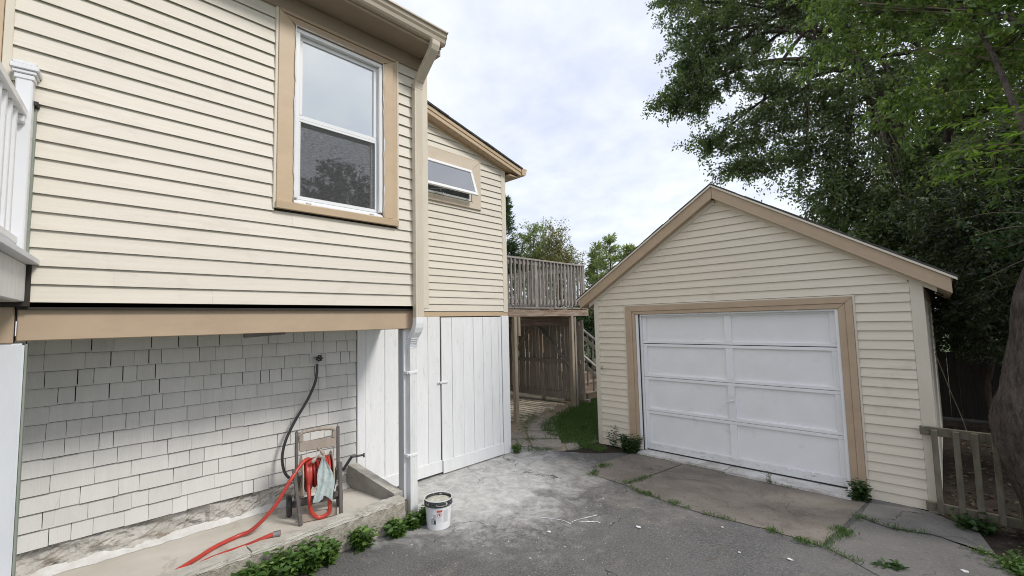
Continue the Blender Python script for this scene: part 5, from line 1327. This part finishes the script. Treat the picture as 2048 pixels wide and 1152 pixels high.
# big tree behind the garage
tree('broadleaf_tree', 'tall dark green tree rising behind the garage roof', (0.4, 13.2, 0),
     [(0.4, 13.2, -.1, .30), (0.2, 13.2, 2.5, .24), (-.3, 13.1, 5.0, .20), (-.9, 13.0, 7.5, .13), (-1.6, 13, 10, .07)],
     [(-3.2, 13, 10.6, 2.1, 1.6, 1.5, 175), (-5.45, 12.7, 8.45, .75, .4, .20, 26), (-5.0, 12.7, 8.9, .6, .4, .22, 20), (-4.5, 12.8, 6.85, .55, .4, .20, 18), (-3.6, 12.7, 5.95, .6, .5, .25, 26), (-.3, 12.4, 3.6, 1.2, .8, .7, 120), (-5.1, 12.8, 12.3, .7, .6, .5, 34), (-4.6, 12.8, 9.4, .7, .6, .4, 36), (-3.9, 12.8, 12.6, 1.9, 1.6, 1.3, 79), (-4.4, 12.8, 10.2, 1.2, 1.0, .7, 43), (-3.9, 12.8, 8.6, 1.2, 1.1, .55, 44), (-4.9, 12.7, 8.15, .75, .6, .30, 18), (-5.0, 12.7, 11.4, .8, .8, .5, 21),
      (-2.6, 13, 7.5, 1.3, 1.2, .8, 68), (-3.3, 12.7, 6.75, 1.0, .8, .40, 30), (-2.2, 12.8, 5.8, 1.1, 1.0, .55, 50), (-1.2, 13.2, 9.6, 2.0, 1.6, 1.6, 136), (-.9, 13.2, 6.8, 1.7, 1.4, 1.0, 122),
      (-.6, 13, 4.9, 1.6, 1.4, .9, 136), (.8, 13.6, 8.2, 1.9, 1.5, 1.6, 144), (1.0, 13.4, 5.4, 1.7, 1.4, 1.1, 151), (-1.6, 12.6, 4.4, .9, .8, .6, 57), (.4, 12.8, 3.3, 1.5, 1.2, .9, 122), (2.6, 13.5, 6.5, 1.6, 1.5, 2.0, 144)],
     'leaf_far', (.092, .048), 96, (.5, 1.25), 31, twig_r=.008, droop=.10, limb_r=.05, spread=.13)
# nearer tree whose trunk stands at the right edge
tree('broadleaf_tree', 'leaning rough-barked tree at the gate with bright overhanging leaves', (0.62, 6.05, -.08),
     [(0.72, 6.10, -.12, .31), (0.62, 6.05, .28, .255), (0.55, 6.02, .58, .250), (0.495, 6.00, .82, .255), (0.485, 6.00, 1.0, .252), (0.525, 6.00, 1.2, .228), (0.605, 6.0, 1.65, .205), (0.73, 6.0, 2.25, .20), (1.30, 6.0, 3.1, .19), (2.3, 6.1, 4.2, .16), (3.0, 6.6, 5.4, .11)],
     [(-.55, 7.5, 6.05, 1.0, .8, .75, 58), (.35, 7.4, 5.9, .9, .8, .8, 74), (1.0, 7.2, 5.1, .8, .8, .7, 68), (.2, 7.8, 4.75, .75, .7, .55, 49), (1.4, 7.0, 6.6, 1.2, 1.0, .9, 74), (-.3, 8.2, 7.2, 1.3, 1.0, .9, 55), (1.2, 7.4, 4.1, .6, .7, .5, 43),
      (2.2, 7.2, 5.2, 1.1, 1.0, 1.2, 74), (.55, 7.4, 3.75, .5, .5, .30, 13)],
     'leaf_bright', (.082, .036), 60, (.35, .8), 32, twig_r=.006, droop=.05, limb_r=.028, spread=.10, trunk_n=44)
# dead-ish thick limb showing in the crown
lb = thing('tree_limb', 'thick bare dark limb reaching left through the leaves', 'branch', (0.9, 8.3, 4.3))
MB().tube(spline([(1.7, 8.3, 4.15), (1.2, 8.35, 4.50), (.75, 8.4, 4.62), (.30, 8.45, 4.52), (.18, 8.47, 4.28)], 8), [.10-.0016*i for i in range(33)], 10).build('limb', 'bark', lb, smooth=True)
# shrubs and saplings filling the shade beyond the gate
SH = [('dense dark shrub right beside the garage eave', (.9, 9.0), [(.65, 9.0, 2.35, .65, .7, .65, 120), (.55, 9.3, 3.3, .8, .7, .6, 120), (.9, 8.8, 1.5, .5, .5, .4, 50)], 41),
      ('dense dark shrub between the gate tree and the fence', (1.9, 9.4), [(1.6, 9.2, 2.5, .8, .8, .7, 140), (1.7, 9.2, 3.6, .9, .9, .6, 140), (1.7, 9.0, 1.5, .7, .6, .45, 80)], 42),
      ('tall dark shrub above the plank fence by the garage side', (.5, 11.2), [(.3, 11.2, 2.0, .8, .7, .75, 130), (.7, 11.3, 3.1, 1.1, .8, .75, 150), (1.6, 11.3, 2.2, 1.0, .7, .8, 150)], 43),
      ('dark leafy shrub at the far right under the tree', (2.9, 9.6), [(2.6, 9.4, 2.2, .9, .9, .9, 140), (2.8, 9.5, 3.6, 1.1, 1.0, .9, 150)], 44),
      ('sparse twiggy shrub hanging low behind the leaning trunk', (1.5, 7.8), [(1.15, 7.7, 3.15, .55, .5, .40, 46), (1.4, 7.6, 2.5, .5, .4, .35, 34), (.75, 7.9, 2.75, .45, .4, .30, 26)], 45)]
SH += [('dark foliage mass closing the view past the plank fence', (2.2, 13.0), [(-.2, 12.9, 1.9, .9, .6, .9, 150), (.9, 13.0, 1.5, 1.2, .6, 1.0, 180), (2.4, 12.9, 1.8, 1.2, .6, 1.2, 180), (1.4, 13.0, 3.0, 1.6, .7, .9, 190), (3.6, 12.6, 3.0, 1.3, .8, 1.4, 170)], 46),
       ('upper dark shrub crown right of the garage roof', (2.4, 10.4), [(1.1, 10.2, 4.3, 1.1, .9, .7, 170), (2.3, 10.3, 4.6, 1.1, .9, .8, 170), (.2, 10.4, 3.7, .7, .6, .45, 80)], 47)]
for lab, (bx_, by_), bl, sd_ in SH:
    tree('shrub', lab, (bx_, by_, -.05), [(bx_, by_, -.1, .05), (bx_-.05, by_, .6, .045), (bx_+.05, by_, 1.2, .035), (bx_, by_, 1.8, .02)], bl,
         'leaf_shrub' if sd_ == 45 else 'leaf_dark', (.075, .036), 44, (.35, .75), sd_, 'shrubs in the shade beyond the gate', twig_r=.005, droop=.1, limb_r=.018, trunk_n=6, cat='shrub', trunk_name='stem', rise=.05)
tree('broadleaf_tree', 'neighbouring tree mirrored in the lower window pane', (8.8, 7.8, 0), [(8.8, 7.8, -.1, .2), (8.8, 7.8, 2, .17), (8.7, 7.8, 4, .12), (8.7, 7.8, 6, .05)],
     [(8.4, 7.4, 7.2, 1.2, 1.1, .9, 90), (9.2, 6.3, 6.4, 1.1, 1, .9, 90), (8.6, 8.9, 6.6, 1.1, 1, 1.1, 90), (8.6, 7.6, 5.2, 1.8, 1.8, 1.2, 150), (8.3, 9.9, 7.4, .8, .8, .9, 60)], 'leaf_dark', (.13, .07), 34, (.5, 1.1), 48, limb_r=.05)
def sapling(label, root, ends, seed, leafm='leaf_sapling', leaf=(.105, .040), n=26):
    g2 = np.random.default_rng(seed)
    t = thing('sapling', label, 'sapling', (root[0], root[1], 0), 'young saplings by the leaning trunk')
    st = MB(); P, D, NR = [], [], []
    for e in ends:
        e = Vector(e); r = Vector(root)+Vector((g2.uniform(-.1, .1), g2.uniform(-.1, .1), 0))
        top = r.lerp(e, .5)+Vector((.35, 0, .65+.2*g2.uniform()))
        s = spline([r, r.lerp(top, .5)+Vector((.2, 0, .2)), top, top.lerp(e, .6)+Vector((0, 0, .12)), e], 8)
        st.tube(s, [.011*(1-i/(len(s)))+.0025 for i in range(len(s))], 5)
        for k in range(n):
            tt = .52+.48*k/(n-1); f = tt*(len(s)-1); i = min(int(f), len(s)-2); p = s[i].lerp(s[i+1], f-i); d = (s[i+1]-s[i]).normalized()
            sd = d.cross(Vector((0, 0, 1))).normalized()*(1 if k % 2 else -1)
            dd = sd*1.0+d*.75+Vector((0, 0, g2.uniform(-.35, .15)))
            P.append(tuple(p)); D.append(tuple(dd)); NR.append((g2.normal()*.25, g2.normal()*.25, 1))
        P.append(tuple(s[-1])); D.append(tuple(d)); NR.append((0, 0, 1))
    P, D = np.array(P), np.array(D); sc = g2.uniform(.7, 1.2, len(P))
    link('foliage', leaf_mesh('foliage', P, D, leaf[0]*sc, leaf[1]*sc, unit(np.array(NR)), .12, .10), leafm, t)
    st.build('stems', 'twig', t, smooth=True)
sapling('bright yellow-green sapling sprays hanging beside the garage eave', (1.5, 6.3, 1.2), [(.08, 6.1, 3.80), (.10, 6.0, 3.48), (.30, 6.1, 3.72), (.33, 5.9, 3.40), (.52, 6.0, 3.80), (.55, 5.9, 3.52), (.16, 6.2, 3.30), (.42, 6.1, 3.16)], 71)
sapling('green sapling sprays arching over the top of the garage', (1.9, 7.2, 2.0), [(-.5, 7.0, 5.2), (-.2, 7.0, 5.5), (.1, 6.8, 4.9), (.35, 6.8, 5.2), (-.9, 7.2, 5.6), (.0, 7.0, 4.45)], 72, 'leaf_bright', (.11, .042))
sapling('thin arching twigs with few leaves low by the leaning trunk', (1.6, 6.9, 1.0), [(.25, 6.9, 2.75), (.35, 7.0, 2.3), (.5, 6.9, 2.6), (.15, 7.2, 3.0)], 73, 'leaf_shrub', (.08, .03), 9)
# bare dry twigs in the dark
tw = thing('dead_branch', 'long thin pale dead branch leaning in the dark beside the garage', 'branch', (.1, 8, 0))
MB().tube(spline([(-.12, 8.0, 1.42), (-.02, 7.97, .98), (.07, 7.95, .62), (.17, 7.9, .10)], 6), .005, 5).build('stick', 'twig', tw, smooth=True)

# far trees left of the garage
def spruce(name, label, x, y, h, r, leafm, seed, n=2600, leaf=(.22, .05), z0=.4, gap=.0):
    global rng
    rng = np.random.default_rng(seed)
    t = thing(name, label, 'tree', (x, y, 0), 'trees beyond the deck')
    MB().tube([(x, y, -.1), (x, y, h*.5), (x, y, h*.98)], [.12, .07, .012], 7).build('trunk', 'bark', t, smooth=True)
    nb = int(n/26); zz = z0+(h-z0)*(rng.uniform(0, 1, nb)**.75); a = rng.uniform(0, 2*math.pi, nb)
    ln = r*(1-zz/h)**.8*rng.uniform(.55, 1.15, nb)+.12
    A = np.stack([np.full(nb, x), np.full(nb, y), zz], 1); B = A+np.stack([np.cos(a)*ln, np.sin(a)*ln, ln*rng.uniform(-.15, .45, nb)], 1)
    tt = rng.uniform(.15, 1.05, (nb, 26, 1)); pts = A[:, None]+(B-A)[:, None]*tt+rng.normal(size=(nb, 26, 3))*.05
    d = unit(unit(B-A)[:, None]+rng.normal(size=(nb, 26, 3))*.55+np.array([0, 0, .25]))
    sc = rng.uniform(.6, 1.2, nb*26)
    link('crown', leaf_mesh('crown', pts.reshape(-1, 3), d.reshape(-1, 3), leaf[0]*sc, leaf[1]*sc), leafm, t)
    link('branches', sticks('branches', A, B, .012, .004), 'twig', t)
spruce('spruce_tree', 'dark green conifer just past the house corner', -15.5, 15.6, 8.2, 1.5, 'leaf_spruce', 51, 8000)
spruce('conifer_tree', 'pale feathery conifer showing above the garage eave', -10.15, 16.6, 5.5, 1.5, 'leaf_light', 54, 4200, (.20, .045))
spruce('conifer_tree', 'small pale conifer tip between the deck railing and garage', -11.5, 17.6, 5.4, 1.2, 'leaf_light', 55, 5000, (.20, .045))
spruce('conifer_tree', 'broad green conifer hidden behind the garage slope', -8.9, 16.0, 4.8, 1.5, 'leaf_light', 56, 3600, (.20, .05))
tree('background_tree', 'fresh green tree behind the left end of the deck railing', (-14.3, 16.4, 0), [(-14.3, 16.4, -.1, .14), (-14.3, 16.4, 2, .11), (-14.2, 16.4, 4, .07), (-14.2, 16.4, 5.6, .03)],
     [(-14.3, 16.4, 6.0, .9, .8, .8, 110), (-14.8, 16.4, 4.9, 1.1, 1, .8, 130), (-13.7, 16.4, 4.8, 1.0, 1, .8, 120), (-14.3, 16.4, 3.9, 1.3, 1, .8, 140), (-14.2, 16.4, 2.6, 1.4, 1.2, .9, 110)], 'leaf_light', (.11, .05), 24, (.4, .9), 52, 'trees beyond the deck', limb_r=.03)
tree('background_tree', 'yellowing thin-branched tree above the middle of the deck railing', (-12.7, 16.2, 0), [(-12.7, 16.2, -.1, .12), (-12.7, 16.2, 2, .1), (-12.7, 16.2, 4, .06), (-12.7, 16.2, 5.6, .02)],
     [(-12.8, 16.2, 5.7, .6, .5, .8, 80), (-12.9, 16.2, 4.8, .9, .8, .8, 120), (-12.2, 16.2, 4.5, .8, .8, .8, 110), (-12.5, 16.2, 3.6, 1.1, .8, .8, 120), (-12.6, 16.2, 2.4, 1.3, 1.1, .9, 90)], 'leaf_yellow', (.11, .04), 18, (.4, 1.0), 53, 'trees beyond the deck', limb_r=.03, droop=-.5)
tree('background_tree', 'low green bushy tree behind the stairs handrail', (-9.6, 14.6, 0), [(-9.6, 14.6, -.1, .1), (-9.6, 14.6, .8, .08), (-9.6, 14.6, 1.6, .05), (-9.6, 14.6, 2.2, .02)],
     [(-9.4, 14.6, 2.2, 1.3, 1.0, .9, 120), (-10.6, 14.8, 1.7, 1.2, 1.0, .8, 110), (-8.2, 14.4, 1.6, 1.2, .9, .8, 100), (-9.6, 14.4, .8, 2.2, .9, .7, 130)], 'leaf_shrub', (.12, .06), 30, (.4, .9), 57, 'trees beyond the deck', limb_r=.02)

# ================================================================== weeds, shrubs, grass
def weed(label, x, y, z, h, r, nst, seed, leafm='leaf_weed', leaf=(.062, .034), name='weed_clump', lean=(0.25, 0), per=16, group='leafy weeds along the low concrete wall', cat='weed', clip=None):
    g2 = np.random.default_rng(seed)
    t = thing(name, label, cat, (x, y, z), group)
    A, B, P, D = [], [], [], []
    for i in range(nst):
        a = g2.uniform(0, 2*math.pi); b = r*.45*math.sqrt(g2.uniform(0, 1)); s = np.array([x+b*math.cos(a), y+b*math.sin(a), z-.02])
        hh = h*g2.uniform(.5, 1.0); a2 = g2.uniform(0, 2*math.pi); l = r*g2.uniform(.1, .65)
        e = s+np.array([math.cos(a2)*l+lean[0]*hh, math.sin(a2)*l+lean[1]*hh, hh])
        if clip is not None: s[0] = max(s[0], clip); e[0] = max(e[0], clip+.01)
        A.append(s); B.append(e)
        for k in range(per):
            tt = .18+.82*k/(per-1)+g2.uniform(-.04, .04); p = s+(e-s)*tt; an = k*2.4+g2.uniform(-.4, .4)
            dd = np.array([math.cos(an), math.sin(an), g2.uniform(-.1, .55)])
            P.append(p); D.append(dd)
    P, D = np.array(P), np.array(D); sc = g2.uniform(.55, 1.3, len(P))
    nrm = unit(np.array([0, 0, 1.0])+g2.normal(size=(len(P), 3))*.35)
    link('foliage', leaf_mesh('foliage', P, D, leaf[0]*sc, leaf[1]*sc, nrm, .18, .12), leafm, t)
    link('stems', sticks('stems', A, B, .0025, .0012), 'leaf_weed', t)
    return t
WX = -3.80
for i, (lab, x, y, h, r, ns) in enumerate([
        ('weed clump cut by the bottom edge of the picture below the low wall', WX+.03, .66, .16, .20, 24),
        ('lush weed clump second from the bottom edge below the low wall', WX+.02, .84, .20, .22, 34),
        ('dense weed clump next to the bottom edge clump', WX, 1.08, .22, .20, 34),
        ('tallest weed clump below the hose end', WX-.01, 1.28, .25, .18, 34),
        ('weed clump in the middle of the low wall', WX-.01, 1.50, .25, .18, 34),
        ('weed clump right of the middle one', WX-.01, 1.66, .22, .13, 22),
        ('single bushy weed standing alone against the low wall', WX-.01, 1.96, .22, .11, 22),
        ('weed clump at the low wall end by the footing', WX, 2.28, .17, .12, 24),
        ('weed clump around the downspout foot', -3.82, 2.47, .17, .13, 28),
        ('weed sprouting between downspout and bucket', -3.80, 2.62, .20, .08, 14)]):
    weed(lab, x, y, 0, h, r, ns, 100+i, lean=(.30, -.05), clip=-3.85)
weed('small bright weed at the foot of the white corner post', -4.72, 4.86, 0, .20, .12, 14, 120, leaf=(.035, .018), group='weeds by buildings')
weed('dark leafy bush at the left garage door casing', -3.55, 6.16, -.07, .30, .20, 46, 121, 'leaf_shrub', (.06, .034), 'bush', (0, -.15), 14, 'weeds by buildings', 'bush')
weed('lanky weed climbing the garage wall left of the bush', -3.86, 6.22, -.07, .42, .10, 7, 122, 'leaf_shrub', (.055, .03), 'bush', (0, -.1), 10, 'weeds by buildings', 'bush')
weed('dark bush at the right foot of the garage door', -.80, 6.17, -.075, .25, .13, 26, 123, 'leaf_shrub', (.055, .032), 'bush', (0, -.1), 14, 'weeds by buildings', 'bush')
weed('sapling sprout in front of the garage door sill', -1.65, 6.10, -.06, .15, .06, 4, 124, 'leaf_shrub', (.035, .02), 'weed_clump', (0, 0), 8, 'weeds by buildings')
weed('low broad-leaved weed under the gate rail', .06, 6.06, -.09, .16, .22, 22, 125, 'leaf_shrub', (.07, .05), 'weed_clump', (0, -.1), 8, 'weeds by buildings')
weed('spreading weed patch at the right end of the concrete', .30, 5.30, -.08, .14, .26, 44, 126, 'leaf_weed', (.05, .018), 'weed_clump', (0, 0), 12, 'weeds by buildings')
weed('weed patch at the bottom right corner of the yard', .42, 5.02, -.07, .13, .24, 36, 127, 'leaf_weed', (.05, .02), 'weed_clump', (0, 0), 12, 'weeds by buildings')
weed('ragged flat weed on the concrete edge near the bottom', -.42, 4.62, -.03, .05, .12, 12, 128, 'leaf_shrub', (.06, .03), 'weed_clump', (0, 0), 8, 'weeds by buildings')
weed('dark ground weeds beside the leaning trunk', .75, 5.62, -.09, .22, .25, 30, 129, 'leaf_dark', (.06, .035), 'weed_clump', (0, 0), 10, 'weeds by buildings')

def blades(name, pts, h, w, seed, mat='grass', zf=None, spread=.6):
    g2 = np.random.default_rng(seed); n = len(pts)
    P = np.column_stack([pts, [ (zf or gz)(a, b) for a, b in pts]])
    D = np.column_stack([g2.normal(size=(n, 2))*spread, np.ones(n)])
    return struct(link(name, leaf_mesh(name, P, D, h*g2.uniform(.4, 1.2, n), w*g2.uniform(.6, 1.2, n), unit(g2.normal(size=(n, 3))), .1, .15), mat), 'stuff')
g3 = np.random.default_rng(77)
L = []
while len(L) < 26000:
    y = g3.uniform(5.85, 10.0); x = g3.uniform(-6.6, -3.9)
    left = np.interp(y, [5.85, 6.3, 7, 8, 9, 10], [-4.9, -5.45, -5.75, -6.05, -6.3, -6.5])
    if x > left+g3.normal()*.06 and (x < -4.27 or y < 6.1): L.append((x, y))
lg = blades('lawn_grass', np.array(L), .065, .009, 78); lg['label'] = 'short green lawn between path and garage'; lg['category'] = 'grass'
def line_tufts(pl, dens, wid, seed, patchy=.5):
    g4 = np.random.default_rng(seed); out = []
    for a, b in zip(pl, pl[1:]):
        a, b = np.array(a), np.array(b); n = int(np.linalg.norm(b-a)*dens)
        for k in range(n):
            t = g4.uniform(); p = a+(b-a)*t
            s = math.sin(p[0]*7.3+p[1]*3.1)+math.sin(p[0]*17.1-p[1]*11.0)*.8
            if s > patchy*2-1: out.append(p+g4.normal(size=2)*wid)
    return out
T = []
T += line_tufts([(-3.52, 5.36), (-3.36, 4.88), (-2.9, 4.83), (-2.65, 4.74), (-1.95, 4.62), (-1.30, 4.67), (-.87, 4.62), (-.6, 4.5)], 300, .022, 1, .52)
T += line_tufts([(-3.50, 5.50), (-3.37, 4.86)], 520, .04, 10, .35)
T += line_tufts([(-2.90, 4.84), (-2.80, 5.35)], 380, .03, 2, .3)
T += line_tufts([(-.86, 4.62), (-.74, 5.6), (-.72, 5.9)], 300, .025, 3, .45)
T += line_tufts([(-.80, 5.0), (-.78, 5.25)], 900, .045, 33, .0)
T += line_tufts([(-.72, 5.63), (-.45, 5.52), (-.2, 5.62), (.16, 5.48), (.3, 5.2)], 330, .02, 4, .48)
T += line_tufts([(-4.72, 5.0), (-4.38, 5.45), (-4.2, 5.9)], 500, .05, 5, .4)
T += line_tufts([(-5.06, 5.50), (-4.64, 5.85), (-4.3, 5.95)], 400, .05, 6, .4)
T += line_tufts([(-5.3, 5.3), (-5.05, 5.5), (-5.44, 5.86), (-5.8, 6.28), (-6, 6.8)], 420, .07, 7, .4)
T += line_tufts([(-6.3, 6.3), (-6.1, 7.2), (-6.2, 8.4), (-7.4, 8.45)], 320, .09, 8, .4)
T += line_tufts([(-3.5, 6.12), (-.9, 6.06)], 60, .02, 9, .6)
for c, r, n in (((-1.26, 4.66), .05, 90), ((-2.2, 4.66), .06, 80), ((-2.55, 4.73), .06, 90), ((-.80, 5.12), .07, 170), ((-1.02, 4.62), .06, 90), ((-5.35, 5.15), .16, 260), ((-4.9, 4.98), .12, 200), ((-5.0, 5.5), .1, 140), ((.1, 5.45), .06, 90)):
    T += [np.array(c)+g3.normal(size=2)*r*.6 for _ in range(n)]
cg = blades('crack_grass', np.array(T), .048, .006, 79, 'grass', lambda x, y: gz(x, y)+.004, .75); cg['label'] = 'grass tufts growing along the concrete joints'; cg['category'] = 'grass'

# leaf litter behind the gate and small debris
n = 5200; pts = np.column_stack([g3.uniform(-.1, 4.0, n), g3.uniform(5.3, 11.5, n)])
pts = pts[(pts[:, 1] > 6.2) | (pts[:, 0] > .25)]
n = len(pts); P = np.column_stack([pts, [gz(a, b)+.004+g3.uniform(0, .02) for a, b in pts]])
li = struct(link('fallen_leaves', leaf_mesh('fallen_leaves', P, np.column_stack([g3.normal(size=(n, 2)), g3.normal(size=n)*.18]), .06*g3.uniform(.5, 1.3, n), .030*g3.uniform(.6, 1.2, n), unit(np.array([0, 0, 1.0])+g3.normal(size=(n, 3))*.3), .2), 'litter'), 'stuff')
li['label'] = 'brown fallen leaves covering the ground behind the gate'; li['category'] = 'leaves'
def flake(lab, x, y, s, seed, mat='white_clean'):
    q = random.Random(seed); pl = [(x+s*q.uniform(.5, 1.2)*math.cos(a), y+s*q.uniform(.4, 1)*math.sin(a)) for a in np.linspace(0, 2*math.pi, 8)[:-1]]
    z = gz(x, y)+.007
    o = MB().prism(pl, 'z', z, z+.004).build('paint_flake', mat); return tag(o, lab, 'paint flake', 'white flakes lying on the ground')
flake('white flake lying on the concrete patch near the weeds', -.02, 4.93, .032, 1)
flake('white flake on the asphalt below the garage apron', -1.02, 4.18, .022, 2)
flake('small white flake beside the apron edge', -1.62, 4.42, .016, 3)
flake('elongated white flake in the middle of the asphalt', -2.18, 3.88, .030, 4)
flake('white flake near the bottom edge of the asphalt', -2.75, 3.25, .022, 5)
flake('white flake beside the bottom middle of the asphalt', -1.35, 4.02, .012, 6)
sk = MB().tube(spline([(-1.50, 3.70, .012), (-1.44, 3.86, .014), (-1.47, 4.00, .016), (-1.43, 4.10, .012)], 6), .0022, 5).build('twig', 'twig', smooth=True); tag(sk, 'thin dry twig lying on the asphalt', 'twig')
sk = MB().tube(spline([(.08, 4.58, 0.0), (.14, 4.70, .004), (.22, 4.76, .0), (.30, 4.86, .0)], 6), .006, 5).build('twig', 'rail_grey_wood', smooth=True); tag(sk, 'grey crooked twig at the concrete edge near the weeds', 'twig')
# dribbled white paint lines on the asphalt
q = random.Random(2)
pt = thing('paint_spill', 'thin white paint dribbles on the asphalt', 'paint spill', (-2.9, 3.6, 0))
for k, (a, b) in enumerate((((-3.05, 3.42), (-2.70, 3.52)), ((-2.72, 3.56), (-2.62, 3.85)), ((-2.66, 3.62), (-2.50, 3.72)), ((-2.60, 3.66), (-2.55, 3.70)))):
    a, b = Vector((*a, .004)), Vector((*b, .004)); m = (a+b)/2+Vector((q.uniform(-.06, .06), q.uniform(-.06, .06), 0))
    s = spline([a, m, b], 8)
    MB().tube(s, [.002+q.uniform(0, .005) for _ in s], 5, squash=.3).build('dribble', 'white_clean', pt, smooth=True)
